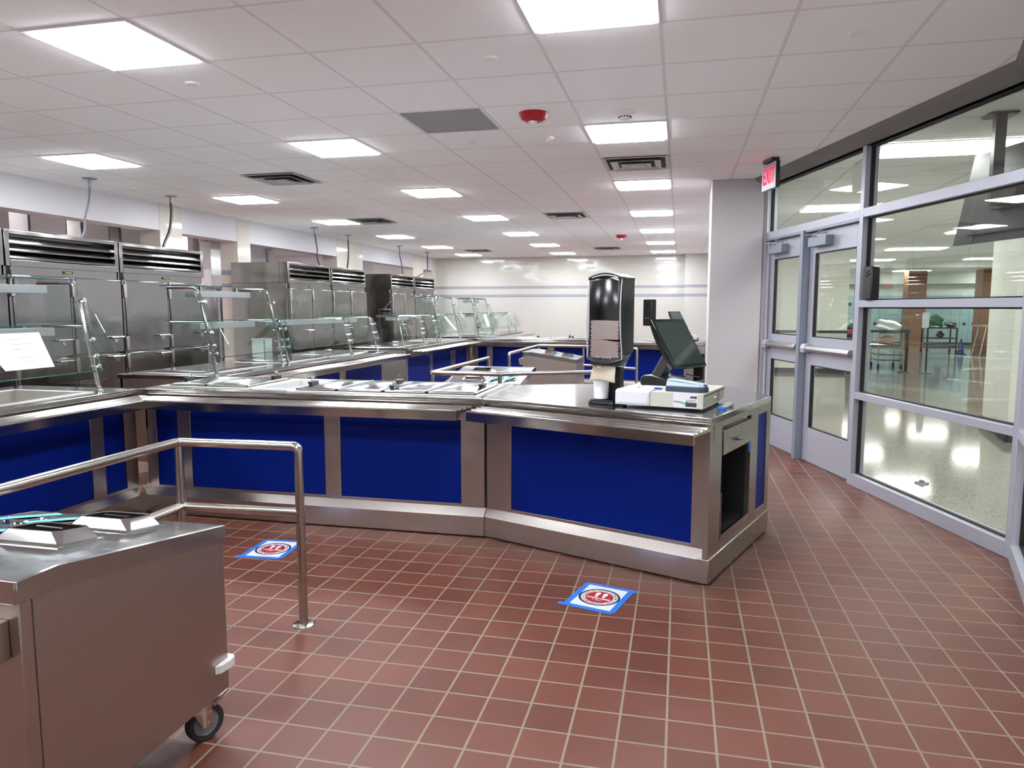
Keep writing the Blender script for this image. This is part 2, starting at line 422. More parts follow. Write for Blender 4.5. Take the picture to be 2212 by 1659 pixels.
# wall behind the fridges: glazed piers and a painted header over the openings
b = MB()
OP = [(-3.0, 8.24), (8.67, 9.93), (10.27, 13.22), (14.41, 17.4), (18.15, 18.9)]
ys = [-4.0] + [y for o_ in OP for y in o_] + [19.2]
for i in range(0, len(ys), 2): b.box(-6.9, -6.6, ys[i], ys[i + 1], 0, 2.795)
struct('wall_left', b, TILEL)
b = MB()
for y0, y1 in OP: b.box(-6.88, -6.605, y0, y1, 2.45, 2.795)
struct('wall_left_header', b, PAINT)
# kitchen beyond the openings
struct('wall_kitchen', MB().box(-12.1, -12.0, -4, 19.3, 0, 2.92), PAINT)
struct('wall_kitchen_tile', MB().box(-7.75, -7.65, 10.3, 12.4, 0, 2.92), TILEK)
b = MB(); b.box(-12, -6.9, 19.2, 19.3, 0, 2.92); b.box(-12, -6.9, -4.1, -4, 0, 2.92); b.box(-11, -7.9, 12.3, 12.4, 0, 2.92)
struct('wall_kitchen_end', b, PAINT)
# free-standing pier beside the doors
struct('column_1', MB().box(0.30, 0.83, 8.10, 8.63, 0, 2.795), PAINTC, bevel=0.006)
# bulkhead over the glass wall
b = MB(); PR = [(-0.19, 2.80), (-0.165, 2.765), (-0.11, 2.735), (-0.06, 2.72), (0.07, 2.72), (0.07, 2.80)]
L1 = (Vector(P1) - Vector(P0)).length; L2 = (Vector(P2) - Vector(P1)).length
b.sprof(P0, P1, -0.05, L1, PR, 0, 0.30); b.sprof(P1, P2, 0, L2, PR, -0.30, 0.15); b.sprof(P2, P3, 0, 7.4, PR)
struct('trim_bulkhead', b, PAINTG)

# ---- glass wall
UA0, UA1 = 1.886, 1.938          # mullion between the doors and the big window
def pane(parent, P, Q, u0, u1, z0, z1, v=0.005, name='glass_pane'):
    g = MB(); g.sbox(P, Q, u0, u1, v, v + 0.006, z0, z1); o_ = g.build(name, GLASSW, parent)
    k = MB()
    for a in ((u0 - .002, u0 + .012, z0, z1), (u1 - .012, u1 + .002, z0, z1), (u0, u1, z0 - .002, z0 + .010), (u0, u1, z1 - .010, z1 + .002)):
        k.sbox(P, Q, a[0], a[1], v - 0.012, v + 0.018, a[2], a[3])
    k.build('gasket', BLACKG, o_)
    return o_
# window_1: big four-light window right of the doors
b = MB(); V0, V1 = -0.05, 0.06
b.sbox(P0, P1, UA0, UA1, V0, V1, 0, 2.75); b.sbox(P0, P1, L1 - 0.05, L1 + 0.01, V0, V1, 0, 2.75)
for z0, z1 in ((0, 0.095), (0.715, 0.77), (1.455, 1.51), (2.165, 2.235), (2.72, 2.78)): b.sbox(P0, P1, UA1, L1 - 0.05, V0, V1, z0, z1)
win = struct('window_1', b, ALU, bevel=0.002)
for z0, z1 in ((0.095, 0.715), (0.77, 1.455), (1.51, 2.165), (2.235, 2.72)): pane(win, P0, P1, UA1, L1 - 0.05, z0, z1)
# window_2: the light over the doors
b = MB(); b.sbox(P0, P1, 0, 0.05, V0, V1, 0, 2.75)
b.sbox(P0, P1, 0.05, UA0, V0, V1, 2.165, 2.235); b.sbox(P0, P1, 0.05, UA0, V0, V1, 2.72, 2.78)
win2 = struct('window_2', b, ALU, bevel=0.002)
pane(win2, P0, P1, 0.05, UA0, 2.235, 2.72)
# window_3: the next facet, mostly out of the picture
b = MB(); b.sbox(P1, P2, 0.0, 0.05, V0, V1, 0, 2.75); b.sbox(P1, P2, L2 - 0.05, L2, V0, V1, 0, 2.75)
for z0, z1 in ((0, 0.095), (0.715, 0.77), (1.455, 1.51), (2.165, 2.235), (2.72, 2.78)): b.sbox(P1, P2, 0.05, L2 - 0.05, V0, V1, z0, z1)
win3 = struct('window_3', b, ALU, bevel=0.002)
for z0, z1 in ((0.095, 0.715), (0.77, 1.455), (1.51, 2.165), (2.235, 2.72)): pane(win3, P1, P2, 0.05, L2 - 0.05, z0, z1)
struct('wall_right_near', MB().box(1.56, 1.68, -4, 3.45, 0, 2.795), PAINT)
# post between the two doors
struct('trim_door_post', MB().sbox(P0, P1, 0.885, 0.948, V0 - .02, V1, 0, 2.165), ALU_D, bevel=0.002)
b = MB(); b.sbox(P0, P1, 0.05, UA0, V0, V1, 2.145, 2.165); struct('trim_door_head', b, ALU_D)
struct('wall_door_infill', MB().prism([(0.83, 8.15), (0.90, 8.12), (0.96, 8.20), (0.96, 8.62), (0.83, 8.62)], 0, 2.795), PAINT)

def door(name, u0, u1, hinge_right):
    """glazed door leaf, face recessed behind the frame"""
    F0, F1 = 0.0, 0.045
    b = MB()
    b.sbox(P0, P1, u0, u0 + 0.10, F0, F1, 0.01, 2.14); b.sbox(P0, P1, u1 - 0.10, u1, F0, F1, 0.01, 2.14)
    for z0, z1 in ((0.01, 0.33), (0.92, 1.18), (1.95, 2.14)): b.sbox(P0, P1, u0 + 0.10, u1 - 0.10, F0, F1, z0, z1)
    d = struct(name, b, ALU, bevel=0.002)
    for z0, z1 in ((0.33, 0.92), (1.18, 1.95)): pane(d, P0, P1, u0 + 0.10, u1 - 0.10, z0, z1, v=0.016)
    # push bar: rail, chrome pad, end brackets
    pb = MB(); pb.sprof(P0, P1, u0 + 0.02, u1 - 0.05, [(-0.004, 1.045), (-0.055, 1.05), (-0.068, 1.07), (-0.055, 1.10), (-0.004, 1.105)])
    q = pb.build('push_bar', steel('satin push bar', (0.50, 0.49, 0.48), 0.3, brush=(2, 2, 2)), d, bevel=0.003)
    pb = MB(); pb.sprof(P0, P1, u0 + 0.02, u0 + 0.10, [(-0.002, 1.035), (-0.07, 1.035), (-0.075, 1.075), (-0.06, 1.115), (-0.002, 1.118)])
    pb.build('bar_latch', ALU, q, bevel=0.004)
    # closer: body, arm, shoe on the frame
    ca = u0 + 0.10 if not hinge_right else u0 + 0.42
    c = MB(); c.sbox(P0, P1, ca, ca + 0.33, -0.075, 0.0, 2.0, 2.085)
    q = c.build('door_closer', ALU_D, d, bevel=0.004)
    a = MB(); P = Vector(P0); u = (Vector(P1) - P).normalized(); v = Vector((-u.y, u.x))
    f = lambda uu, vv, z: (P.x + u.x * uu + v.x * vv, P.y + u.y * uu + v.y * vv, z)
    a.tube([f(ca + 0.07, -0.04, 2.085), f(ca + 0.07, -0.04, 2.10)], 0.012, 8)
    a.obox(f(ca + 0.17, -0.085, 2.105), (0.24, 0.02, 0.007), (0, 0, math.atan2(u.y, u.x) + 0.35))
    a.obox(f(ca + 0.24, -0.09, 2.117), (0.26, 0.02, 0.007), (0, 0, math.atan2(u.y, u.x) - 0.30))
    a.build('closer_arm', ALU_D, q)
    return d
door('door_1', 0.06, 0.875, False)
door('door_2', 0.958, 1.876, False)

# ---- hall beyond the glass
struct('wall_hall_left', MB().prism([(0.95, 17.2), (3.6, 17.2), (3.6, 31.2), (3.5, 31.2), (3.5, 17.35), (0.95, 17.35)], 0, 2.8), BLOCK)
b = MB(); b.box(3.6, 14, 31.05, 31.2, 0, 2.8); b.box(14, 14.1, -4, 31.2, 0, 2.8)
struct('wall_hall_far', b, TEALW)
b = MB(); b.prism([(3.72, 10.05), (3.48, 8.73), (6.2, 8.68), (6.2, 10.05)], 0, 2.8)
struct('wall_hall_pier', b, BLOCK)
b = MB(); b.prism([(3.70, 10.07), (3.463, 8.715), (6.2, 8.665), (6.2, 8.68), (3.48, 8.73), (3.715, 10.07)], 0, 0.115)
struct('baseboard_hall_pier', b, RUBBER)
b = MB(); b.box(0.95, 3.6, 17.185, 17.2, 0, 0.10); b.box(3.6, 3.612, 17.2, 31, 0, 0.10); b.box(3.6, 14, 31.03, 31.05, 0, 0.1)
struct('baseboard_hall', b, RUBBER)
b = MB(); b.box(3.6, 14, 23.8, 24.3, 2.62, 2.8); struct('ceiling_hall_beam', b, TEALW)
b = MB(); b.box(3.6, 14, 30.6, 31.05, 2.35, 2.8); struct('ceiling_hall_soffit', b, TEALW)

# ================================================================== lamps and ceiling fittings
PANELM = emit('panel light', (0.955, 0.985, 1.03), PANEL)
HALLM = emit('hall panel light', (0.96, 1.0, 0.96), HALL)
def panel_light(x, y, sx=0.56, sy=0.56, mat=PANELM, label='', group=''):
    t = thing('ceiling_light', label, 'ceiling light', (x, y, CEIL), group=group)
    b = MB()
    for a in ((-sx / 2 - .02, -sx / 2, -sy / 2 - .02, sy / 2 + .02), (sx / 2, sx / 2 + .02, -sy / 2 - .02, sy / 2 + .02), (-sx / 2, sx / 2, -sy / 2 - .02, -sy / 2), (-sx / 2, sx / 2, sy / 2, sy / 2 + .02)):
        b.box(*a, -0.008, 0.0)
    b.build('frame', FITW, t)
    b = MB()    # diffuser lowered with an added sloped rim, shaped to light the ceiling around it
    z0, z1, k = -0.018, -0.002, 0.012
    lo = [(-sx / 2 + k, -sy / 2 + k), (sx / 2 - k, -sy / 2 + k), (sx / 2 - k, sy / 2 - k), (-sx / 2 + k, sy / 2 - k)]; hi = [(-sx / 2, -sy / 2), (sx / 2, -sy / 2), (sx / 2, sy / 2), (-sx / 2, sy / 2)]
    vl = [b.bm.verts.new((x_, y_, z0)) for x_, y_ in lo]; vh = [b.bm.verts.new((x_, y_, z1)) for x_, y_ in hi]
    b._f(vl[::-1]); b._f(vh)
    for i in range(4): b._f([vl[i], vl[(i + 1) % 4], vh[(i + 1) % 4], vh[i]])
    b.build('diffuser', mat, t)
    return t
ORD = ['nearest', 'second', 'third', 'fourth', 'fifth', 'sixth', 'seventh', 'eighth', 'ninth', 'tenth']
proto = None
ROWS = [(-5.304, 'fridge row', 0), (-2.865, 'middle row', 0), (-0.427, 'row leading to the pier', 0)]
for x, nm, _ in ROWS:
    k = 0
    for j in range(-2, 7):
        y = 3.335 + 2.438 * j
        seen = (y > 5) or (y > 3 and x > -4)
        lab = ('square white ceiling light panel, %s from the camera in the %s' % (ORD[k], nm)) if seen else 'square white ceiling light panel behind or beside the camera'
        if seen: k += 1
        g = 'ceiling light panels of the serving room'
        if proto is None: proto = o_ = panel_light(x, y, label=lab, group=g)
        else: o_ = dup(proto, (x, y, CEIL), label=lab)
# rearmost panels of the serving room sit behind the camera: they light its near end
hp = None
for y, xs in ((-1.0, (3.2, 6.2)), (3.1, (3.2, 6.2)), (6.93, (2.22, 5.3, 8.4)), (10.72, (2.2, 5.25, 8.3)), (14.5, (2.2, 5.25, 8.3)), (18.5, (5.25, 8.3, 11.3)), (22.6, (5.25, 8.3, 11.3)), (26.8, (5.25, 8.3, 11.3)), (29.6, (5.25, 8.3, 11.3))):
    for i, x in enumerate(xs):
        lab = 'long hall ceiling panel, %s from left, %s' % (['first', 'second', 'third'][i], {-1.0: 'behind the camera', 3.1: 'level with the near end of the glass', 6.93: 'just past the glass wall', 10.72: 'over the white pier', 14.5: 'past the white pier', 18.5: 'over the silver trolley', 22.6: 'before the black trolley', 26.8: 'between the brown columns', 29.6: 'in front of the lockers'}[y])
        if hp is None: hp = panel_light(x, y, 1.17, 0.56, HALLM, lab, 'hall ceiling panels')
        else: dup(hp, (x, y, CEIL), label=lab)
# kitchen lamps behind the openings
kp = None
for i, y in enumerate((4.0, 7.6, 11.6, 15.6)):
    t = thing('kitchen_light', 'ceiling light of the kitchen behind opening %s in the tiled wall' % ORD[i], 'ceiling light', (-9.6, y, 2.92), group='kitchen ceiling lights')
    b = MB(); b.box(-.6, .6, -.3, .3, -0.03, 0.0); b.build('diffuser', emit('kitchen light', (1, 0.98, 1.0), 26.0), t)
# air vents: square louvred diffusers in the tile grid
DARKV = plain('vent throat', (0.02, 0.02, 0.022, 1), 0.7)
VENTW = plain('vent metal', srgb(190, 188, 190), 0.4, vary=0.02)
vp = None
VL = [(-0.427, 6.987, 'between the second and third light of the row by the pier'), (-4.085, 6.987, 'in front of the fridges, nearest of the left ones'), (-1.646, 10.645, 'above the middle aisle, halfway down'), (-4.695, 10.645, 'beside the third light of the fridge row'), (-4.695, 16.741, 'near the far wall on the fridge side'), (-1.646, 16.741, 'near the far wall above the aisle')]
for x, y, nm in VL:
    lab = 'square ceiling air vent, ' + nm
    if vp is None:
        vp = thing('ceiling_vent', lab, 'air vent', (x, y, CEIL), group='square ceiling vents')
        b = MB(); b.box(-.275, .275, -.275, .275, -0.004, 0.0); b.build('throat', DARKV, vp)
        for k, (r0, r1, z1) in enumerate(((0.30, 0.265, -0.004), (0.225, 0.165, -0.022), (0.135, 0.08, -0.03))):
            b = MB()
            for s in range(4):
                M = Matrix.Rotation(s * math.pi / 2, 3, 'Z')
                q = [M @ Vector(v_) for v_ in ((-r0, -r0, z1 - 0.006), (r0, -r0, z1 - 0.006), (r1, -r1, z1 + 0.012 if k else z1 - 0.004), (-r1, -r1, z1 + 0.012 if k else z1 - 0.004))]
                b.solid(q, (0, 0, -0.003))
            b.build('louver', VENTW, vp)
        b = MB(); b.box(-.08, .08, -.08, .08, -0.034, -0.028); b.build('center_plate', VENTW, vp)
    else: dup(vp, (x, y, CEIL), label=lab)
# grey perforated return panel
tag(MB().box(-.285, .285, -.285, .285, -0.006, 0.0).build('ceiling_access_panel', plain('grey perforated panel', srgb(150, 154, 158), 0.5, vary=0.03), loc=(-1.646, 5.16, CEIL)),
    'flat grey square panel in the ceiling left of the red strobe', 'ceiling panel')
# sprinkler cover plates and small detectors
sp_ = None
SPL = [(-2.889, 3.955, 'below the big light at top left'), (-1.033, 3.93, 'left of the nearest light by the pier row'), (0.812, 3.98, 'above the big glass window at top right'), (-1.669, 5.815, 'just beyond the grey panel'), (0.169, 7.02, 'left of the exit sign'), (-2.875, 6.974, 'between the first two middle lights'), (-6.06, 7.137, 'between the two near hanging cords'), (0.146, 13.3, 'far off, in front of the pier row'), (-5.9, 9.3, 'above the doorway in the tiled wall')]
for x, y, nm in SPL:
    lab = 'round white sprinkler cover in the ceiling, ' + nm
    if sp_ is None:
        b = MB(); b.lathe([(0.0, -0.012), (0.036, -0.011), (0.042, -0.007), (0.042, 0.0)])
        sp_ = tag(b.build('sprinkler_cover', FITW, loc=(x, y, CEIL)), lab, 'sprinkler', 'ceiling sprinkler covers')
    else: dup(sp_, (x, y, CEIL), label=lab)
# occupancy sensor with a red dot
t = thing('motion_sensor', 'small round white ceiling sensor with a red dot beyond the red strobe', 'sensor', (-1.057, 5.813, CEIL))
MB().lathe([(0.0, -0.022), (0.03, -0.02), (0.05, -0.008), (0.052, 0.0)]).build('housing', FITW, t)
MB().lathe([(0.0, -0.004), (0.004, -0.002), (0.005, 0.0)], (0.0, 0, -0.0215)).build('indicator', emit('red dot', (1, 0.05, 0.05), 3.0), t)
def strobe(x, y, lab):
    t = thing('fire_strobe', lab, 'fire alarm', (x, y, CEIL), group='red ceiling fire strobes')
    MB().lathe([(0.0, -0.062), (0.05, -0.060), (0.085, -0.042), (0.10, -0.015), (0.103, 0.0)]).build('housing', RED, t)
    MB().lathe([(0.0, -0.030), (0.015, -0.028), (0.028, -0.018), (0.030, 0.0)], (0, -0.02, -0.056)).build('lens', plain('clear lens', (0.75, 0.75, 0.75, 1), 0.1), t)
strobe(-1.025, 5.08, 'red dome fire strobe on the ceiling between grey panel and smoke detector')
strobe(-1.10, 13.8, 'red dome fire strobe far down the ceiling near the end wall')
t = thing('smoke_detector', 'white smoke detector on the ceiling in front of the second light by the pier row', 'smoke detector', (-0.40, 5.16, CEIL))
MB().lathe([(0.0, -0.03), (0.06, -0.03), (0.078, -0.02), (0.08, 0.0)]).build('base', FITW, t)
MB().lathe([(0.0, -0.032), (0.032, -0.03), (0.042, -0.018), (0.045, 0.0)], (0, 0, -0.028)).build('sensor_head', FITW, t)
b = MB()
for k in range(12):
    a = k * math.pi / 6; b.obox((0.041 * math.cos(a), 0.041 * math.sin(a), -0.045), (0.008, 0.012, 0.008), (0, 0, a))
b.build('vent_slot', DARKV, t)
t = thing('smoke_detector', 'tiny white smoke detector far down the ceiling before the second to last light', 'smoke detector', (-0.55, 14.3, CEIL))
MB().lathe([(0.0, -0.05), (0.04, -0.04), (0.07, -0.02), (0.07, 0.0)]).build('base', FITW, t)
# exit sign hung under the ceiling
t = thing('exit_sign', 'red lit EXIT sign hanging from the ceiling beside the glass doors', 'exit sign', (0.775, 7.10, CEIL))
ud = Vector((-0.28, 0.96, 0)).normalized(); nd = Vector((-0.96, -0.28, 0)).normalized()   # along the sign (away), out of its face
Rz = math.atan2(ud.y, ud.x)
b = MB(); b.obox((0, 0, -0.155), (0.31, 0.035, 0.235), (0, 0, Rz)); b.build('housing', plain('sign housing', srgb(150, 152, 160), 0.4), t, bevel=0.004)
b = MB(); b.obox((0, 0, -0.015), (0.20, 0.07, 0.03), (0, 0, Rz)); b.obox(tuple(-ud * 0.157 + Vector((0, 0, -0.155))), (0.004, 0.036, 0.235), (0, 0, Rz)); b.build('canopy', BLACKP, t)
b = MB(); M = axes(-ud, nd)
text_mesh(b, 'EXIT', 0.20, M, nd * 0.0185 + Vector((0, 0, -0.157)), 0.0008, sx=0.62, bold=0.002)
b.build('lettering', emit('exit red', (1.0, 0.015, 0.06), 0.55), t)
# hanging power cords
def cord(x, y, pts, r, lab, mat):
    t = thing('hanging_cord', lab, 'power cord', (x, y, CEIL), group='cords hanging from the ceiling to the fridges')
    MB().lathe([(0.0, -0.006), (0.07, -0.006), (0.072, 0.0)]).build('ceiling_plate', S_DARK, t)
    MB().cyl((0, 0, -0.006), (0, 0, -0.09), 0.02, 0.014).build('strain_relief', ALU_D, t)
    P = [Vector((0, 0, -0.08))] + [Vector(q) for q in pts]; out = []
    for i in range(len(P) - 1):
        for k in range(6):
            f = k / 6; p0 = P[max(i - 1, 0)]; p1 = P[i]; p2 = P[i + 1]; p3 = P[min(i + 2, len(P) - 1)]
            out.append(0.5 * ((2 * p1) + (p2 - p0) * f + (2 * p0 - 5 * p1 + 4 * p2 - p3) * f * f + (3 * p1 - 3 * p2 + p3 - p0) * f ** 3))
    out.append(P[-1]); MB().tube(out, r, 8).build('cable', mat, t)
GREYC = plain('grey cord', (0.12, 0.12, 0.15, 1), 0.5)
BLKC = plain('black cord', (0.01, 0.01, 0.01, 1), 0.5)
cord(-6.05, 6.53, [(0, -0.03, -0.25), (0.01, -0.10, -0.42), (0.03, -0.14, -0.55), (0.02, -0.2, -0.668)], 0.010, 'grey cord dropping from the ceiling to the nearest fridge', GREYC)
cord(-6.05, 7.77, [(0, 0, -0.22), (0.0, -0.05, -0.42), (0.0, -0.14, -0.56), (0.02, -0.22, -0.668)], 0.016, 'thick black cord dropping behind the second fridge from the left', BLKC)
cord(-6.05, 11.32, [(0, 0.03, -0.2), (0, 0.08, -0.36), (0, 0.07, -0.5), (0, 0.18, -0.668)], 0.010, 'thin dark cord over the left fridge of the middle pair', BLKC)
cord(-6.05, 12.6, [(0, 0, -0.25), (0, -0.02, -0.45), (0, -0.09, -0.668)], 0.015, 'thick black cord over the right fridge of the middle pair', BLKC)
cord(-6.05, 15.14, [(0, 0, -0.2), (0, 0.12, -0.42), (0, 0.15, -0.6), (0, 0.2, -0.668)], 0.010, 'thin dark cord over the left fridge of the farthest pair', BLKC)
cord(-6.05, 16.94, [(0, 0, -0.25), (0, -0.08, -0.45), (0, -0.85, -0.650)], 0.014, 'black cord over the right fridge of the farthest pair', BLKC)

# ================================================================== serving counters
KICK = [(0.0, 0.012), (0.0, 0.135), (0.034, 0.188), (0.06, 0.188), (0.06, 0.012)]
TRAY = [(-0.27, 0.79), (-0.27, 0.843), (-0.262, 0.850), (-0.252, 0.850), (-0.244, 0.843), (-0.205, 0.843), (-0.198, 0.852), (-0.186, 0.852), (-0.179, 0.843),
        (-0.140, 0.843), (-0.133, 0.852), (-0.121, 0.852), (-0.114, 0.843), (-0.075, 0.843), (-0.068, 0.852), (-0.056, 0.852), (-0.049, 0.843), (-0.018, 0.843), (-0.018, 0.825),
        (-0.255, 0.832), (-0.255, 0.79)]
KICKM = steel('steel kick plate', (0.52, 0.495, 0.47), 0.25, brush=(40, 40, 90))
STILE = steel('steel stile', (0.43, 0.395, 0.37), 0.33, brush=(40, 40, 1))
SEAM = plain('seam shadow', (0.01, 0.01, 0.01, 1), 0.7)
def worktop(t, org, poly, holes=(), z0=0.852, z1=0.89, name='worktop'):
    """flat steel top with a turned-down edge; holes are axis-parallel rectangles"""
    b = MB(org)
    if not holes:
        b.prism(poly, z0, z1)
    else:
        xs = sorted({p_[0] for p_ in poly} | {v for h in holes for v in h[:2]}); ysr = sorted({p_[1] for p_ in poly} | {v for h in holes for v in h[2:]})
        V = {}
        def vt(x, y, z):
            k = (x, y, z)
            if k not in V: V[k] = b.bm.verts.new(Vector(k) - b.off)
            return V[k]
        cells = {(i, j) for i in range(len(xs) - 1) for j in range(len(ysr) - 1) if not any(h[0] <= (xs[i] + xs[i + 1]) / 2 <= h[1] and h[2] <= (ysr[j] + ysr[j + 1]) / 2 <= h[3] for h in holes)}
        for i, j in cells:
            q = ((xs[i], ysr[j]), (xs[i + 1], ysr[j]), (xs[i + 1], ysr[j + 1]), (xs[i], ysr[j + 1]))
            b._f([vt(x, y, z1) for x, y in q]); b._f([vt(x, y, z0) for x, y in q][::-1])
            for (di, dj), (a, c) in {(0, -1): (0, 1), (1, 0): (1, 2), (0, 1): (2, 3), (-1, 0): (3, 0)}.items():
                if (i + di, j + dj) not in cells:
                    b._f([vt(*q[a], z0), vt(*q[c], z0), vt(*q[c], z1), vt(*q[a], z1)])
    return b.build(name, S_TOP, t, bevel=0.004)
def carcass(t, org, poly, top=0.60):
    b = MB(org); b.prism(poly, 0.14, top)
    n = len(poly); cx = sum(p_[0] for p_ in poly) / n; cy = sum(p_[1] for p_ in poly) / n
    area = sum(poly[i][0] * poly[(i + 1) % n][1] - poly[(i + 1) % n][0] * poly[i][1] for i in range(n))
    for i in range(n):
        P, Q = Vector(poly[i]), Vector(poly[(i + 1) % n]); L = (Q - P).length
        s = 1 if area > 0 else -1
        b.sbox(P, Q, 0, L, 0.0, s * 0.02, top - 0.001, 0.852)
    return b.build('cabinet_body', S_SOFT, t)
def facade(t, org, P, Q, stiles, panels, tray=None, kick=True, km=(0, 0), d0=0.03, feet=None):
    L = (Vector(Q) - Vector(P)).length
    b = MB(org)
    for u0, u1 in stiles: b.sbox(P, Q, u0, u1, d0, d0 + 0.03, 0.186, 0.852)
    b.sbox(P, Q, 0, L, d0 + 0.004, d0 + 0.03, 0.745, 0.852); b.sbox(P, Q, 0, L, d0 + 0.002, d0 + 0.03, 0.186, 0.205)
    b.build('frame', STILE, t, bevel=0.0015)
    for u0, u1 in panels:
        MB(org).sbox(P, Q, u0 + 0.002, u1 - 0.002, d0 + 0.006, d0 + 0.028, 0.205, 0.745).build('blue_panel', BLUE, t, bevel=0.001)
    if kick:
        b = MB(org); b.sprof(P, Q, 0, L, KICK, km[0], km[1])
        k = b.build('kick_plate', KICKM, t)
        for u_ in [0.25 + 0.9 * i for i in range(int(L / 0.9) + 1) if 0.25 + 0.9 * i < L - 0.1]:
            for z_ in (0.055, 0.16):
                PP = Vector(P); uu = (Vector(Q) - PP).normalized(); vv = Vector((-uu.y, uu.x)); off = 0 if z_ < .13 else 0.015
                c = PP + uu * u_ + vv * off
                MB(org).lathe([(0, .003), (.004, .002), (.005, 0)], (c.x, c.y, z_), axes((uu.x, uu.y, 0), (-vv.x, -vv.y, 0.0 if z_ < .13 else 0.6)), 8).build('screw', CHROME, k)
    if tray:
        u0, u1, m0, m1 = tray
        b = MB(org); b.sprof(P, Q, u0, u1, TRAY, m0, m1)
        tr = b.build('tray_slide', S_BRIGHT, t)
        for k in range(3):
            uc = u0 + 0.15 + (u1 - u0 - 0.3) * k / 2
            MB(org).sprof(P, Q, uc - 0.02, uc + 0.02, [(-0.02, 0.842), (-0.22, 0.842), (-0.22, 0.815), (0.03, 0.76), (0.03, 0.842)]).build('bracket', S_SOFT, tr)
    # fascia with fine grooves along the counter edge
    b = MB(org); b.sprof(P, Q, 0.004, L - 0.004, [(-0.004, 0.888), (-0.010, 0.884), (-0.010, 0.878), (-0.006, 0.875), (-0.010, 0.872), (-0.010, 0.866), (-0.006, 0.863), (-0.010, 0.860), (-0.010, 0.856), (0.0, 0.856), (0.0, 0.888)])
    b.build('edge_trim', S_BRIGHT, t)
def well(t, org, x0, x1, y0, y1, depth=0.16, rim=0.03, mat=None):
    """open pan hanging in a cut-out, with a raised flat rim"""
    b = MB(org); zt = 0.896
    for a in ((x0 - rim, x1 + rim, y0 - rim, y0), (x0 - rim, x1 + rim, y1, y1 + rim), (x0 - rim, x0, y0, y1), (x1, x1 + rim, y0, y1)): b.box(*a, 0.889, zt)
    for a in ((x0, x1, y0, y0 + .004), (x0, x1, y1 - .004, y1), (x0, x0 + .004, y0, y1), (x1 - .004, x1, y0, y1)): b.box(*a, 0.89 - depth, zt - 0.001)
    b.box(x0, x1, y0, y1, 0.886 - depth, 0.89 - depth)
    return b.build('well_pan', mat or steel('well pan steel', (0.62, 0.60, 0.57), 0.42, brush=(3, 3, 3)), t, bevel=0.002)
def end_panel(t, org, P, Q, L=None):
    L = (Vector(Q) - Vector(P)).length
    b = MB(org); b.sbox(P, Q, 0, L, 0.0, 0.02, 0.14, 0.852); b.sbox(P, Q, 0, 0.05, -0.004, 0, 0.14, 0.852); b.sbox(P, Q, L - 0.09, L - 0.085, -0.004, 0, 0.14, 0.852)
    b.build('end_panel', steel('steel end panel', (0.50, 0.48, 0.46), 0.38, brush=(40, 40, 1)), t, bevel=0.001)
XF, XB = -3.68, -4.66
def side_counter(dy, y0, y1, stiles, panels, wells, lab, tray, end=False, endfar=False, km=(0, 0)):
    """counter running away from the camera with its customer side on +x"""
    y0 += dy; y1 += dy; org = (XF, y0, 0)
    t = thing('serving_counter', lab, 'serving counter', org, group='stainless serving counters with blue fronts')
    worktop(t, org, [(XB, y0), (XF, y0), (XF, y1), (XB, y1)], [(w_[0], w_[1], w_[2] + dy, w_[3] + dy) for w_ in wells])
    carcass(t, org, [(XB + .03, y0 + .002), (XF - .06, y0 + .002), (XF - .06, y1 - .002), (XB + .03, y1 - .002)])
    facade(t, org, (XF, y0), (XF, y1), stiles, panels, tray, km=km)
    for w_ in wells: well(t, org, w_[0], w_[1], w_[2] + dy, w_[3] + dy)
    if end: end_panel(t, org, (XB + .03, y0 - 0.018), (XF - .04, y0 - 0.018))
    return t
def cover(t_name, lab, x0, x1, y0, y1, dy, zt=0.898, split=None, handles=(), group='hinged steel well covers'):
    """two-leaf steel well cover hinged across the middle, black grips with a wire loop"""
    t = thing(t_name, lab, 'well cover', ((x0 + x1) / 2, (y0 + y1) / 2 + dy, zt), group=group)
    cx, cy = (x0 + x1) / 2, (y0 + y1) / 2; xs_ = (x0 - cx, (split if split is not None else cx) - cx, x1 - cx); hy = (y1 - y0) / 2
    for k in range(2):
        a, c = xs_[k] + (0.004 if k else 0), xs_[k + 1] - (0 if k else 0.004)
        def fn(s, r, a=a, c=c, k=k):
            lift = 0.018 * math.sin(math.pi * s) * math.sin(math.pi * r) + 0.010
            e = min(s, 1 - s, r, 1 - r); lift = 0.008 + (lift - 0.008) * min(1, e * 8)
            return (a + (c - a) * s, -hy + 2 * hy * r, lift)
        b = MB(); b.grid(fn, 14, 14)
        b.build('lid_leaf', S_TOP, t, solidify=0.003)
        b = MB()
        for q in ((a, c, -hy, -hy + .008), (a, c, hy - .008, hy), (a, a + .008, -hy, hy), (c - .008, c, -hy, hy)): b.box(*q, 0.0, 0.009)
        b.build('lid_edge', S_BRIGHT, t)
    b = MB(); b.cyl((xs_[1], -hy, 0.009), (xs_[1], hy, 0.009), 0.005, seg=8); b.build('hinge', S_DARK, t)
    for hx, hyy in handles:
        hx -= cx; hyy -= cy
        b = MB(); b.solid([(hx - .012, hyy - .045, 0.012), (hx + .012, hyy - .045, 0.012), (hx + .018, hyy - .055, 0.04), (hx - .018, hyy - .055, 0.04)], (0, 0.10, 0))
        h = b.build('grip', BLACKP, t, bevel=0.003)
        b = MB(); b.tube([(hx, hyy - .02, 0.038)] + bend((hx, hyy - .02, .04), (hx, hyy - .02, .066), (hx, hyy + .02, .066), .012) + bend((hx, hyy - .02, .066), (hx, hyy + .02, .066), (hx, hyy + .02, .04), .012) + [(hx, hyy + .02, 0.038)], 0.004, 8)
        b.build('loop', CHROME, h)
    return t
AF0, AF1 = (-1.18, 4.30), (0.17, 3.78)
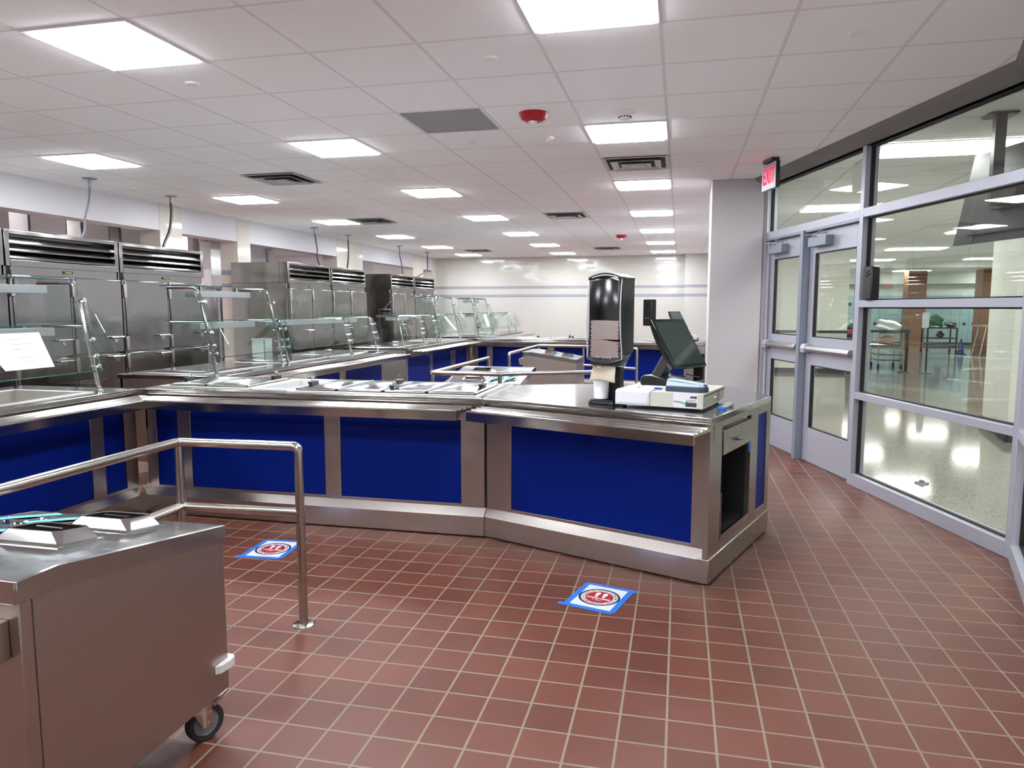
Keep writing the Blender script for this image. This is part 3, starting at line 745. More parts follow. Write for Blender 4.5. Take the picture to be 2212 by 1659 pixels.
def island(dy, which):
    """the counter that juts out across the room plus the angled cashier unit at its end"""
    # ---- long unit
    x0, x1, y0, y1 = XF, -1.18, 4.29 + dy, 5.20 + dy; org = (x0, y0, 0)
    t = thing('serving_counter', 'stainless serving counter with blue front %s, tray slide towards camera' % which[0], 'serving counter', org, group='stainless serving counters with blue fronts')
    h1 = (-3.60, -2.94, 4.47 + dy, 5.10 + dy); h2 = (-2.55, -1.26, 4.40 + dy, 5.05 + dy); h3 = (-2.87, -2.62, 4.47 + dy, 5.10 + dy)
    worktop(t, org, [(x0, y0), (x1, y0), (x1, y1), (x0, y1)], [h1, h2, h3])
    carcass(t, org, [(x0 + .002, y0 + .06), (x1 - .002, y0 + .06), (x1 - .002, y1 - .02), (x0 + .002, y1 - .02)])
    facade(t, org, (x0, y0), (x1, y0), [(0.04, 0.11), (0.28, 0.385), (1.40, 1.515), (2.345, 2.50)], [(0.11, 0.28), (0.385, 1.40), (1.515, 2.345)], (0.0, 2.46, -1.0, 0.19), km=(-1.0, 0.19))
    for h in (h1, h2): well(t, org, *h)
    well(t, org, *h3, mat=WHITEP, rim=0.02)
    cover('well_cover', 'two leaf steel well cover, leftmost on the blue counter %s' % which[1], -3.58, -2.96, 4.50, 5.08, dy, split=-3.29, handles=((-3.57, 4.70), (-3.0, 4.95)) if not dy else ())
    cover('well_cover', 'two leaf steel well cover, middle one on the blue counter %s' % which[1], -2.54, -1.91, 4.43, 5.03, dy, split=-2.24, handles=((-2.51, 4.62), (-1.96, 4.86)))
    cover('well_cover', 'two leaf steel well cover, rightmost on the blue counter %s' % which[1], -1.90, -1.27, 4.43, 5.03, dy, split=-1.60, handles=((-1.86, 4.52), (-1.30, 4.72)))
    # ---- cashier unit
    A, B_ = Vector((AF0[0], AF0[1] + dy)), Vector((AF1[0], AF1[1] + dy)); E1 = Vector((0.585, 4.86 + dy)); E2 = Vector((0.40, 5.36 + dy)); E3 = Vector((-0.22, 5.49 + dy)); E4 = Vector((-1.172, 5.12 + dy))
    org = (A.x, A.y, 0)
    t = thing('cashier_counter', 'angled cashier counter with blue front and open cabinet end, %s' % which[2], 'cashier counter', org, group='angled cashier counters')
    worktop(t, org, [tuple(q) for q in (A, B_, E1, E2, E3, E4)])
    u = (B_ - A).normalized(); v = Vector((-u.y, u.x)); L = (B_ - A).length
    f = lambda a, c: tuple(A + u * a + v * c)
    # carcass stops short of the open cabinet at the end
    carcass(t, org, [f(0.03, .06), f(L - 0.55, .06), f(L - 0.55, 1.13), tuple(E2 - Vector((.05, .04))), tuple(E3 - Vector((0, .04))), tuple(E4 + Vector((.02, -.03)))], top=0.80)
    facade(t, org, tuple(A), tuple(B_), [(0.0, 0.19), (L - 0.105, L)], [(0.19, L - 0.105)], (0.02, L + 0.005, -0.19, 0.0), km=(-0.19, 0))
    # end face towards the doors: frame pieces, drawer, niche, blue strip
    EL = (E1 - B_).length; Pe, Qe = tuple(B_), tuple(E1)
    b = MB(org)
    b.sbox(Pe, Qe, 0.0, 0.185, 0.0, 0.03, 0.14, 0.852); b.sbox(Pe, Qe, 0.725, 0.875, 0.0, 0.03, 0.14, 0.852)
    b.sbox(Pe, Qe, 1.075, EL, 0.0, 0.03, 0.14, 0.852); b.sbox(Pe, Qe, 0.185, 0.725, 0.0, 0.03, 0.822, 0.852); b.sbox(Pe, Qe, 0.185, 0.725, 0.0, 0.03, 0.14, 0.19)
    b.sbox(Pe, Qe, 0.875, 1.075, 0.0, 0.03, 0.80, 0.852); b.sbox(Pe, Qe, 0.875, 1.075, 0.0, 0.03, 0.14, 0.20)
    b.build('end_frame', STILE, t, bevel=0.0015)
    MB(org).sbox(Pe, Qe, 0.877, 1.073, 0.008, 0.03, 0.20, 0.80).build('blue_panel', BLUE, t)
    b = MB(org); b.sbox(Pe, Qe, 0.0, EL, -0.006, 0.06, 0.012, 0.142); b.build('kick_plate', KICKM, t, bevel=0.004)
    b = MB(org)   # niche liner: floor, back, sides, top
    b.sbox(Pe, Qe, 0.185, 0.725, 0.03, 0.52, 0.20, 0.215); b.sbox(Pe, Qe, 0.175, 0.185, 0.03, 0.52, 0.19, 0.66); b.sbox(Pe, Qe, 0.725, 0.735, 0.03, 0.52, 0.19, 0.66)
    b.sbox(Pe, Qe, 0.175, 0.735, 0.50, 0.52, 0.19, 0.66); b.sbox(Pe, Qe, 0.175, 0.735, 0.03, 0.52, 0.65, 0.66)
    b.build('cabinet_liner', plain('dark cabinet inside', (0.012, 0.012, 0.013, 1), 0.6), t)
    b = MB(org); b.sbox(Pe, Qe, 0.19, 0.20, -0.002, 0.03, 0.215, 0.46); b.sbox(Pe, Qe, 0.19, 0.72, -0.002, 0.006, 0.19, 0.225)
    b.build('shelf_lip', S_TOP, t)
    dr = MB(org).sbox(Pe, Qe, 0.20, 0.715, -0.006, 0.45, 0.665, 0.80).build('drawer', STILE, t, bevel=0.002)
    b = MB(org); b.sbox(Pe, Qe, 0.20, 0.715, -0.0065, -0.004, 0.802, 0.808); b.build('drawer_gap', SEAM, dr)
    ue = (E1 - B_).normalized(); ve = Vector((-ue.y, ue.x)); g = lambda a, c: B_ + ue * a + ve * c
    b = MB(org); q = g(0.44, -0.006); b.lathe([(0, .006), (.009, .005), (.010, 0)], (q.x, q.y, 0.775), axes((ue.x, ue.y, 0), (-ve.x, -ve.y, 0)), 12); b.build('lock', CHROME, dr)
    b = MB(org); b.sprof(Pe, Qe, 0.40, 0.56, [(-0.006, 0.735), (-0.045, 0.728), (-0.045, 0.724), (-0.006, 0.715)]); b.build('drawer_pull', S_DARK, dr, bevel=0.002)
    # seam to the neighbouring unit
    b = MB(org); b.sbox(tuple(A), tuple(B_), -0.002, 0.004, 0.028, 0.06, 0.19, 0.85); b.build('joint_strip', SEAM, t)
    return t
island(0, ('crossing the room in front', 'nearest the camera', 'nearest the camera'))
island(8.33, ('crossing the room far off', 'far down the room', 'far down the room'))
DST = [(0.0, 0.06), (1.15, 1.25), (2.25, 2.37), (3.20, 3.26)]
# near left unit (C), its continuation (D), and the same pair farther off
side_counter(0, 1.12, 4.29, [(0.9, 1.0), (1.75, 1.85), (2.765, 2.875), (3.06, 3.17)], [(0.0, 0.9), (1.0, 1.75), (1.85, 2.765), (2.875, 3.06)], [(-4.42, -3.83, 3.05, 4.0)], 'stainless serving counter with blue front at the left edge, open well beside its rim', (0.0, 3.17, 0, 1.0))
side_counter(0, 5.20, 8.72, [(0.6, 0.7), (2.23, 2.38), (3.40, 3.52)], [(0.0, 0.6), (0.7, 2.23), (2.38, 3.40)], [(-4.45, -3.93, 5.35, 6.35), (-4.45, -3.93, 6.6, 7.5), (-4.45, -3.93, 7.6, 8.6)], 'blue fronted counter behind the near crossing counter, low glass guards on top', (0.35, 3.66, 0, 0))
side_counter(0, 9.46, 12.62, [(0.0, 0.06), (1.0, 1.12), (2.02, 2.1), (2.2, 2.28), (2.95, 3.16)], [(0.06, 1.0), (1.12, 2.02), (2.28, 2.95)], [(-4.45, -3.93, 9.6, 10.9), (-4.42, -3.93, 11.5, 12.3)], 'stainless serving counter with blue front and plain end panel halfway down the room', (0.0, 3.16, 0, 1.0), end=True)
side_counter(8.33, 5.20, 8.72, [(0.6, 0.7), (2.23, 2.38), (3.40, 3.52)], [(0.0, 0.6), (0.7, 2.23), (2.38, 3.40)], [(-4.45, -3.93, 5.35, 6.35), (-4.45, -3.93, 6.6, 7.5)], 'stainless serving counter farthest from the camera under low glass guards', (0.35, 3.66, 0, 0))
# steel covers and trays lying over the wells of the side counters
def flat_lid(x0, x1, y0, y1, lab, z=0.897):
    t = thing('steel_tray_cover', lab, 'well cover', ((x0 + x1) / 2, (y0 + y1) / 2, z), group='flat steel lids on the side counters')
    hx, hy = (x1 - x0) / 2, (y1 - y0) / 2
    b = MB(); b.solid([(-hx, -hy, 0), (hx, -hy, 0), (hx - .02, -hy, 0.014), (-hx + .02, -hy, 0.014)], (0, 2 * hy, 0)); b.build('lid_plate', S_TOP, t, bevel=0.003)
    b = MB(); b.tube([(-.05, 0, .013)] + bend((-.05, 0, .014), (-.05, 0, .04), (.05, 0, .04), .015) + bend((-.05, 0, .04), (.05, 0, .04), (.05, 0, .014), .015) + [(.05, 0, .013)], 0.005, 8); b.build('handle', CHROME, t)
flat_lid(-4.46, -3.92, 5.38, 6.32, 'flat steel lid under the tall glass guard behind the near crossing counter')
flat_lid(-4.46, -3.92, 6.63, 7.47, 'flat steel lid under the first low glass guard')
flat_lid(-4.46, -3.92, 7.64, 8.56, 'flat steel lid under the second low glass guard')
flat_lid(-4.46, -3.92, 9.64, 10.86, 'flat steel lid under the far low guards beside the end panel')
flat_lid(-4.46, -3.92, 13.71, 14.65, 'flat steel lid on the farthest counter')

# ================================================================== glass sneeze guards
def guard(y0, y1, tall, lab, posts=None, z=0.89, light=True):
    """tube posts leaning back, arms, glass shelves with light bars, sloped front pane and end panes"""
    H = 1.625 if tall else 1.335
    t = thing('sneeze_guard', lab, 'sneeze guard', (XF, y0, z), group='glass sneeze guards'); org = (XF, y0, z)
    for yy in (posts or (y0, y1)):
        b = MB(org)
        if tall:
            pts = [(-3.85, yy, 0.895), (-3.925, yy, 1.27)] + bend((-3.925, yy, 1.27), (-4.0, yy, 1.622), (-4.30, yy, 1.622), .05) + [(-4.30, yy, 1.622)]
        else:
            pts = [(-3.86, yy, 0.895), (-3.90, yy, 1.10)] + bend((-3.90, yy, 1.10), (-3.945, yy, 1.325), (-4.27, yy, 1.325), .04) + [(-4.27, yy, 1.325)]
        b.tube(pts, 0.0125, 12); pst = b.build('post', CHROME, t)
        b = MB(org); b.lathe([(0.028, 0), (0.028, 0.006), (0.017, 0.010), (0.015, 0.03)], (-3.85, yy, 0.89)); b.build('post_foot', CHROME, pst)
        if tall:
            MB(org).cyl((-3.94, yy, 1.325), (-4.28, yy, 1.325), 0.011).build('arm', CHROME, t)
        # clamps on the post that carry the sloped pane
        for zz in (1.06, 1.13, 1.24) + ((1.50,) if tall else ()):
            b = MB(org); xx = -3.85 - (zz - 0.89) * 0.21
            b.cyl((xx - .015, yy, zz), (xx + .045, yy, zz), 0.012, seg=10); b.lathe([(0, .012), (.016, .008), (.018, -.008), (0, -.012)], (xx + .045, yy, zz), axes((0, 1, 0), (1, 0, 0.2)), 10)
            b.build('clamp', CHROME, pst)
        # end pane
        if yy in (y0, y1):
            top = [(-4.28, 1.60), (-3.99, 1.60), (-3.89, 1.45), (-3.70, 1.12)] if tall else [(-4.25, 1.31), (-3.93, 1.31), (-3.84, 1.23), (-3.72, 1.10)]
            poly = top + [(-3.76, 1.00), (-3.87, 0.93), (-4.28, 0.93)]
            yo = yy + (0.018 if yy == y1 else -0.018)
            MB(org).solid([(x, yo, zz) for x, zz in poly], (0, 0.006, 0)).build('end_pane', GLASSG, t)
    def shelf(x0, x1, zz, nm='glass_shelf'):
        s_ = MB(org).box(x0 + .003, x1 - .003, y0 - 0.04, y1 + 0.04, zz, zz + 0.006).build(nm, GLASSG, t)
        b = MB(org)
        for a in ((x1 - .003, x1, y0 - .04, y1 + .04), (x0, x0 + .003, y0 - .04, y1 + .04), (x0, x1, y0 - .043, y0 - .04), (x0, x1, y1 + .04, y1 + .043)): b.box(*a, zz, zz + 0.006)
        b.build('glass_edge', GEDGE, s_)
    if tall:
        shelf(-4.34, -4.02, 1.636)
    shelf(-4.30, -3.955, 1.338)
    if light:
        for zz in ((1.545, 1.265) if tall else (1.265,)):
            xo = -4.22 if zz > 1.4 else -4.18
            lb = MB(org).box(xo, xo + 0.10, y0 + 0.12, y1 - 0.10, zz, zz + 0.055).build('light_bar', plain('light bar enamel', srgb(150, 153, 155), 0.35, metal=0.2), t, bevel=0.003)
            for k in (0.25, 0.75):
                yc = y0 + (y1 - y0) * k; MB(org).box(xo + .04, xo + .06, yc - .01, yc + .01, zz + .055, zz + (0.09 if zz > 1.4 else 0.073)).build('hanger', CHROME, lb)
    # sloped customer-side pane(s)
    ps = sorted(posts or (y0, y1))
    for a, c in zip(ps, ps[1:]):
        b = MB(org); b.solid([(-3.905, a + 0.02, 1.325), (-3.905, c - 0.02, 1.325), (-3.80, c - 0.02, 1.03), (-3.80, a + 0.02, 1.03)], (0.006, 0, 0.002))
        s_ = b.build('front_pane', GLASSG, t)
        b = MB(org)
        for q, r in (((-3.905, a + .018, 1.325), (-3.80, a + .018, 1.03)), ((-3.80, a + .02, 1.03), (-3.80, c - .02, 1.03)), ((-3.905, c - .018, 1.325), (-3.80, c - .018, 1.03))): b.tube([Vector(q) + Vector((.003, 0, .001)), Vector(r) + Vector((.003, 0, .001))], 0.0035, 4)
        b.build('glass_edge', GEDGE, s_)
    return t
guard(2.95, 4.13, True, 'tall glass sneeze guard at the left edge with a white notice on its pane')
guard(5.42, 6.48, True, 'tall two shelf glass sneeze guard behind the crossing counter, second from the left')
guard(6.60, 8.80, False, 'low glass sneeze guard of two bays beside the tall one, before the middle fridges', posts=(6.60, 8.05, 8.80))
guard(9.75, 11.25, False, 'low glass sneeze guard of two bays on the counter halfway down the room', posts=(9.75, 10.62, 11.25))
guard(11.40, 12.46, True, 'tall glass sneeze guard halfway down the room with a white strip notice')
guard(13.75, 14.81, True, 'tall glass sneeze guard farthest from the camera')
guard(14.95, 17.1, False, 'low glass sneeze guard farthest from the camera near the end wall', posts=(14.95, 16.4, 17.1))
# notices taped to the panes
def slope_pt(y, z): return Vector((-3.905 + (1.325 - z) / 0.295 * 0.105 + 0.012, y, z))
b = MB((-3.85, 3.5, 1.2)); 
b.solid([slope_pt(3.30, 1.30), slope_pt(3.715, 1.30), slope_pt(3.74, 1.085), slope_pt(3.40, 1.085)], (0.0015, 0, 0.0005))
pp = tag(b.build('notice_sheet', WHITE, loc=(-3.85, 3.5, 1.2)), 'white printed sheet taped to the front pane of the leftmost sneeze guard', 'notice')
for z_, a, c in ((1.265, 3.48, 3.56), (1.235, 3.50, 3.63), (1.205, 3.50, 3.56), (1.155, 3.52, 3.62), (1.13, 3.54, 3.61)):
    q = slope_pt(a, z_) + Vector((.002, 0, .001)); r = slope_pt(c, z_) + Vector((.002, 0, .001)); MB((-3.85, 3.5, 1.2)).solid([q, r, r + Vector((.001, 0, -.0025)), q + Vector((.001, 0, -.0025))], (0.0005, 0, 0)).build('printed_line', plain('grey print', (0.3, 0.3, 0.33, 1), 0.7), pp)
for (a, c, z0_, z1_, dyy, lab) in ((12.0, 12.12, 1.06, 1.30, 0.35, 'slanting white strip notice on the tall guard halfway down the room'), (14.15, 14.4, 1.06, 1.31, 0.0, 'upright white strip notice on the farthest tall guard')):
    b = MB((-3.85, a, 1.2)); b.solid([slope_pt(a - dyy, z1_), slope_pt(c - dyy, z1_), slope_pt(c, z0_), slope_pt(a, z0_)], (0.0015, 0, 0))
    tag(b.build('notice_strip', WHITE, loc=(-3.85, a, 1.2)), lab, 'notice')

# ================================================================== pass-through refrigerators
def fridge(y0, y1, lab, upper=True, full=False):
    """two-column reach-in with louvred head; front at x=-5.6, back in the wall opening"""
    t = thing('refrigerator', lab, 'refrigerator', (-5.6, (y0 + y1) / 2, 0), group='stainless two door refrigerators'); org = (-5.6, (y0 + y1) / 2, 0)
    XR, XL, H = -5.62, -6.56, 2.12
    b = MB(org); b.box(XL, XR - .03, y0 + .003, y1 - .003, 0.15, H - 0.3); b.box(XL, XR - .14, y0 + .003, y1 - .003, H - 0.31, H)
    b.box(XR - .15, XR, y0 + .003, y0 + .05, H - .31, H); b.box(XR - .15, XR, y1 - .05, y1 - .003, H - .31, H); b.box(XR - .15, XR + .0, y0 + .05, y1 - .05, H - .035, H)
    b.build('cabinet', S_FRIDGE, t, bevel=0.003)
    for k in range(3):
        z_ = H - 0.10 - k * 0.065; b = MB(org)
        b.solid([(XR - .045, y0 + .05, z_ + .048), (XR - .006, y0 + .05, z_ - .006), (XR - .001, y0 + .05, z_ - .008), (XR - .001, y0 + .05, z_ - .016), (XR - .012, y0 + .05, z_ - .014), (XR - .050, y0 + .05, z_ + .042)], (0, y1 - y0 - .10, 0))
        b.build('louver', S_FRIDGE, t)
    b = MB(org); b.box(XR - .03, XR + .004, y0 + .05, y1 - .05, H - .31, H - .255); b.box(XR - .03, XR - .002, y0 + .05, y1 - .05, 1.735, H - .31); hd = b.build('header_panel', S_FRIDGE, t, bevel=0.002)
    b = MB(org); yc = (y0 + y1) / 2; b.box(XR - .002, XR + .006, yc - .055, yc + .055, 1.765, 1.79); bd = b.build('badge', BLACKP, hd, bevel=0.002)
    b = MB(org); text_mesh(b, 'Traulsen', 0.022, axes((0, 1, 0), (1, 0, 0)), (XR + .0065, yc, 1.777)); b.build('badge_print', BRASS, bd)
    W = (y1 - y0) / 2
    for k in range(2):
        a = y0 + k * W + 0.035; c = y0 + (k + 1) * W - 0.012
        rows = [(0.20, 0.985), (1.0, 1.73)] if not full else [(0.20, 1.73)]
        for z0_, z1_ in rows:
            d = MB(org).box(XR - .028, XR + .022, a, c, z0_, z1_).build('door', S_FRIDGE, t, bevel=0.006)
            hz = (z1_ - 0.03) if z0_ < 0.5 and not full else (z0_ + 0.15 if not full else 1.1)
            hz = min(hz, 0.955) if z0_ < .5 and not full else hz
            b = MB(org); b.cyl((XR + .055, c - .20, hz), (XR + .055, c - .04, hz), 0.011, 0.013); b.cyl((XR + .02, c - .16, hz), (XR + .055, c - .16, hz), 0.009, seg=8); b.cyl((XR + .02, c - .07, hz), (XR + .055, c - .07, hz), 0.009, seg=8)
            h = b.build('handle', CHROME, d)
            b = MB(org); b.lathe([(0, .006), (.028, .004), (.032, 0)], (XR + .022, c - .10, hz - .025), axes((0, 1, 0), (1, 0, 0)), 16); b.build('handle_plate', CHROME, h)
        MB(org).box(XR - .03, XR + .010, a - .032, a - .002, 0.20, 1.735).build('gasket_strip', S_DARK, t)
        for zz in ((1.62, 1.08, 0.9, 0.3) if not full else (1.62, 0.3)): MB(org).box(XR - .01, XR + .032, a - .028, a + .012, zz - .07, zz + .07).build('hinge', STILE, t, bevel=0.003)
    for yy in (y0 + .08, y1 - .08):
        for xx in (XR - .08, XL + .08): MB(org).cyl((xx, yy, 0.0), (xx, yy, 0.16), 0.025).build('leg', S_DARK, t)
    MB(org).box(XL + .05, XR - .05, y0 + .02, y1 - .02, 0.148, 0.2).build('base_panel', BLACKM, t)
fridge(3.80, 5.085, 'stainless refrigerator cut by the left edge of the photo')
fridge(5.095, 6.385, 'stainless refrigerator, nearest full one at left, behind the leftmost sneeze guard')
fridge(6.395, 7.745, 'stainless refrigerator left of the doorway with the pipes')
fridge(9.68, 11.02, 'stainless refrigerator of the middle pair, left one with the plain side', full=True)
fridge(11.04, 12.38, 'stainless refrigerator of the middle pair, right one', full=True)
fridge(13.58, 14.87, 'stainless refrigerator of the farthest pair, left one', full=True)
fridge(14.89, 16.2, 'stainless refrigerator of the farthest pair, right one', full=True)
# dark padded bundle hanging by the far fridge
b = MB(); b.lathe([(0.0, -0.19), (0.07, -0.18), (0.10, -0.10), (0.115, 0.0), (0.10, 0.13), (0.12, 0.17), (0.10, 0.20), (0.0, 0.205)], seg=20)
t = tag(b.build('dark_bin', BLACKP, loc=(-5.50, 12.95, 1.23)), 'black rounded bundle hanging beside the farthest pair of refrigerators', 'bag')
b = MB(); b.tube([(0.0, 0.0, .2), (-0.02, 0.3, .32), (-0.06, 0.63, .36)], 0.008, 6); b.build('strap', BLACKP, t)

# ================================================================== kitchen pieces seen through the openings
HOOD = steel('hood steel', (0.6, 0.59, 0.58), 0.3, brush=(30, 30, 1))
def hood(x0, x1, y0, y1, z0, z1, lab):
    t = thing('exhaust_hood', lab, 'exhaust hood', ((x0 + x1) / 2, (y0 + y1) / 2, z0), group='kitchen exhaust hoods'); org = ((x0 + x1) / 2, (y0 + y1) / 2, z0)
    b = MB(org)
    for a in ((x0, x1, y0, y0 + .02), (x0, x1, y1 - .02, y1), (x0, x0 + .02, y0, y1), (x1 - .02, x1, y0, y1)): b.box(*a, z0, z1)
    b.box(x0, x1, y0, y1, z1 - .02, z1); b.build('canopy', HOOD, t, bevel=0.003)
    MB(org).box(x0 + .03, x1 - .03, y0 + .03, y1 - .03, z0 + .10, z0 + .12).build('filter', S_DARK, t)
    b = MB(org)
    for xx in (x0 + .05, x1 - .05):
        for yy in (y0 + .05, y1 - .05): b.cyl((xx, yy, z1), (xx, yy, 2.92), .008, seg=6)
    b.build('hanger_rod', S_DARK, t)
hood(-9.0, -8.0, 7.62, 8.2, 2.42, 2.85, 'boxy steel exhaust hood at the left end of the opening above the fridges')
hood(-9.0, -8.0, 8.45, 8.95, 2.38, 2.85, 'small steel exhaust hood in the middle of the opening above the fridges')
hood(-9.2, -8.0, 9.15, 9.9, 2.40, 2.85, 'steel exhaust hood at the right end of the opening above the fridges')
tag(MB().box(-0.4, 0.0, -1.4, 0.0, 0, 2.9).build('steel_cabinet', WHITEP, loc=(-7.9, 7.25, 0)), 'tall white cabinet seen over the leftmost fridges', 'cabinet')
t = thing('steel_duct', 'upright steel duct beside the pipes in the tiled doorway', 'duct', (-7.45, 10.42, 1.75))
MB().box(-.10, .10, -.10, .14, 0, 1.17).build('duct_body', HOOD, t, bevel=0.004)
MB().box(-.115, .115, -.115, .155, 0.0, 0.02).build('flange', S_DARK, t)
MB().cyl((0.0, -0.16, 0.75), (0.0, -0.16, 1.17), 0.05).build('liner_pipe', HOOD, t)
for yy, lab, r in ((10.72, 'left upright steel pipe in the tiled doorway', 0.045), (11.02, 'right upright steel pipe in the tiled doorway with a yellow valve', 0.038)):
    t = thing('upright_pipe', lab, 'pipe', (-7.5, yy, 0), group='pipes in the doorway')
    MB().cyl((0, 0, 0), (0, 0, 2.92), r, seg=16).build('pipe', CHROME if r < .04 else HOOD, t)
    if r < .04:
        b = MB(); b.cyl((0.0, -0.02, 2.05), (0.0, -0.20, 2.05), 0.016); v_ = b.build('valve_handle', plain('yellow enamel', srgb(220, 200, 30), 0.4), t)
        b = MB(); b.lathe([(0, -.03), (.028, -.02), (.028, .02), (0, .03)], (0, -.17, 2.05), axes((1, 0, 0), (0, 1, 0)), 12); b.build('valve_body', ALU_D, v_)
t = thing('wall_clock_box', 'white box with a black round dial seen over the middle fridges', 'wall box', (-7.6, 12.5, 2.1))
MB().box(-.1, 0.0, -.09, .14, 0.0, 0.68).build('case', WHITEP, t, bevel=0.004)
MB().lathe([(0, .02), (.05, .018), (.062, 0)], (0.0, -.02, .50), axes((0, 1, 0), (1, 0, 0)), 20).build('dial', BLACKP, t)
t = thing('steel_post', 'short steel post rising over the farthest fridges', 'post', (-7.3, 16.2, 0))
MB().box(-.07, .07, -.15, .15, 0, 2.5).build('post_body', HOOD, t, bevel=0.004)
t = thing('plastic_bin', 'white open bin on the side counter behind the second tall guard', 'bin', (-4.56, 7.25, 0.898))
b = MB()
for a in ((-.08, .08, -.08, -.075), (-.08, .08, .075, .08), (-.08, -.075, -.08, .08), (.075, .08, -.08, .08)): b.box(*a, 0, 0.21)
b.box(-.08, .08, -.08, .08, 0, .005); b.build('bin_body', WHITEP, t)
MB().box(-.085, .085, -.085, -.075, .2, .215).build('bin_rim', WHITEP, t)

# ================================================================== tube guide rails
def rail(name, lab, path, posts, mids, ends=(True, True), h=0.835, r=0.0205):
    """bent tube guide rail: top tube, middle tube, posts with floor flanges"""
    org = (posts[0][0], posts[0][1], 0)
    t = thing(name, lab, 'guide rail', org, group='steel tube guide rails')
    pts = [Vector((x, y, h)) for x, y in path]; out = []
    if ends[0]: out += [Vector((path[0][0], path[0][1], h - 0.12))] + bend(pts[0] - Vector((0, 0, .12)), pts[0], pts[1], 0.03)
    else: out.append(pts[0])
    for i in range(1, len(pts) - 1): out += bend(pts[i - 1], pts[i], pts[i + 1], 0.03, 3)
    if ends[1]: out += bend(pts[-2], pts[-1], pts[-1] - Vector((0, 0, .12)), 0.03) + [pts[-1] - Vector((0, 0, .12))]
    else: out.append(pts[-1])
    MB(org).tube(out, r, 16).build('top_tube', S_TUBE, t)
    for seg_ in mids:
        MB(org).tube([(x, y, 0.53) for x, y in seg_], r, 16).build('middle_tube', S_TUBE, t)
    for x, y in posts:
        top = h - 0.06 if (x, y) in ((path[0] if ends[0] else None), (path[-1] if ends[1] else None)) else h - 0.01
        p_ = MB(org).cyl((x, y, 0.006), (x, y, top), r, seg=16).build('post', S_TUBE, t)
        b = MB(org); b.lathe([(0.0, 0.009), (0.035, 0.009), (0.050, 0.005), (0.052, 0.0)], (x, y, 0.0))
        fl = b.build('floor_flange', S_TUBE, p_)
        b = MB(org)
        for k in range(3):
            a = k * 2.1 + .4; b.lathe([(0, .006), (.005, .005), (.006, .0)], (x + .038 * math.cos(a), y + .038 * math.sin(a), .007), seg=8)
        b.build('bolt', S_TUBE, fl)
    return t
rail('guide_rail', 'steel tube guide rail standing in front of the near blue counter, beside the cart', [(-2.25, 1.17), (-2.25, 2.86), (-1.655, 2.89)], [(-2.25, 1.17), (-2.25, 2.86), (-1.655, 2.89)], [[(-2.25, 1.17), (-2.25, 2.86), (-1.655, 2.89)]])
rail('guide_rail', 'steel tube guide rail beyond the near crossing counter, in front of the taped cart', [(-2.29, 8.60), (-2.29, 6.50), (-1.62, 6.49), (-0.56, 7.02)], [(-2.29, 8.60), (-2.29, 6.50), (-1.62, 6.49), (-0.56, 7.02)], [[(-2.29, 8.60), (-2.29, 6.50)], [(-1.62, 6.49), (-0.56, 7.02)]])
rail('guide_rail', 'steel tube guide rail farthest from the camera, in front of the far blue counter', [(-2.24, 9.50), (-2.24, 11.60), (-1.50, 11.55), (-0.62, 11.02)], [(-2.24, 9.50), (-2.24, 11.60), (-1.50, 11.55), (-0.62, 11.02)], [[(-2.24, 9.50), (-2.24, 11.60), (-1.50, 11.55), (-0.62, 11.02)]])

# ================================================================== tray and flatware carts
def caster(t, x, y, rz=0.0, brake=True):
    M = Matrix.Rotation(rz, 3, 'Z'); off = 0.03
    w_ = M @ Vector((off, 0, 0)); c = Vector((x, y, 0)) + w_
    b = MB(); ax = M @ Vector((0, 1, 0))
    b.lathe([(0.045, -0.015), (0.060, -0.016), (0.064, -0.010), (0.064, 0.010), (0.060, 0.016), (0.045, 0.015), (0.045, -0.015)], (c.x, c.y, 0.064), axes(M @ Vector((1, 0, 0)), ax), 32, cap=False)
    k = b.build('caster_tyre', RUBBER, t)
    b = MB(); b.lathe([(0.0, -0.013), (0.014, -0.014), (0.018, -0.008), (0.044, -0.008), (0.046, -0.012), (0.046, 0.012), (0.044, 0.008), (0.018, 0.008), (0.014, 0.014), (0.0, 0.013)], (c.x, c.y, 0.064), axes(M @ Vector((1, 0, 0)), ax), 32)
    b.build('caster_hub', plain('grey wheel hub', (0.20, 0.22, 0.25, 1), 0.4), k)
    b = MB()
    for s_ in (-1, 1):
        q = [Vector((x, y, 0)) + M @ Vector(v_) for v_ in ((-0.035, s_ * .022, 0.148), (0.045, s_ * .022, 0.148), (off + .018, s_ * .022, 0.052), (off - .018, s_ * .022, 0.052))]
        b.solid(q, M @ Vector((0, s_ * 0.003, 0)))
    b.obox((x, y, 0.150), (0.10, 0.085, 0.006), (0, 0, rz)); b.cyl((x, y, 0.150), (x, y, 0.166), 0.03)
    b.cyl(c + ax * -.028 + Vector((0, 0, .064)), c + ax * .028 + Vector((0, 0, .064)), 0.008, seg=10)
    f = b.build('caster_fork', CHROME, t, bevel=0.001)
    if brake:
        q = [Vector((x, y, 0)) + M @ Vector(v_) for v_ in ((off + .02, -.016, .118), (off + .075, -.016, .150), (off + .080, -.016, .144), (off + .03, -.016, .108))]
        MB().solid(q, M @ Vector((0, .032, 0))).build('brake_pedal', CHROME, f, bevel=0.001)
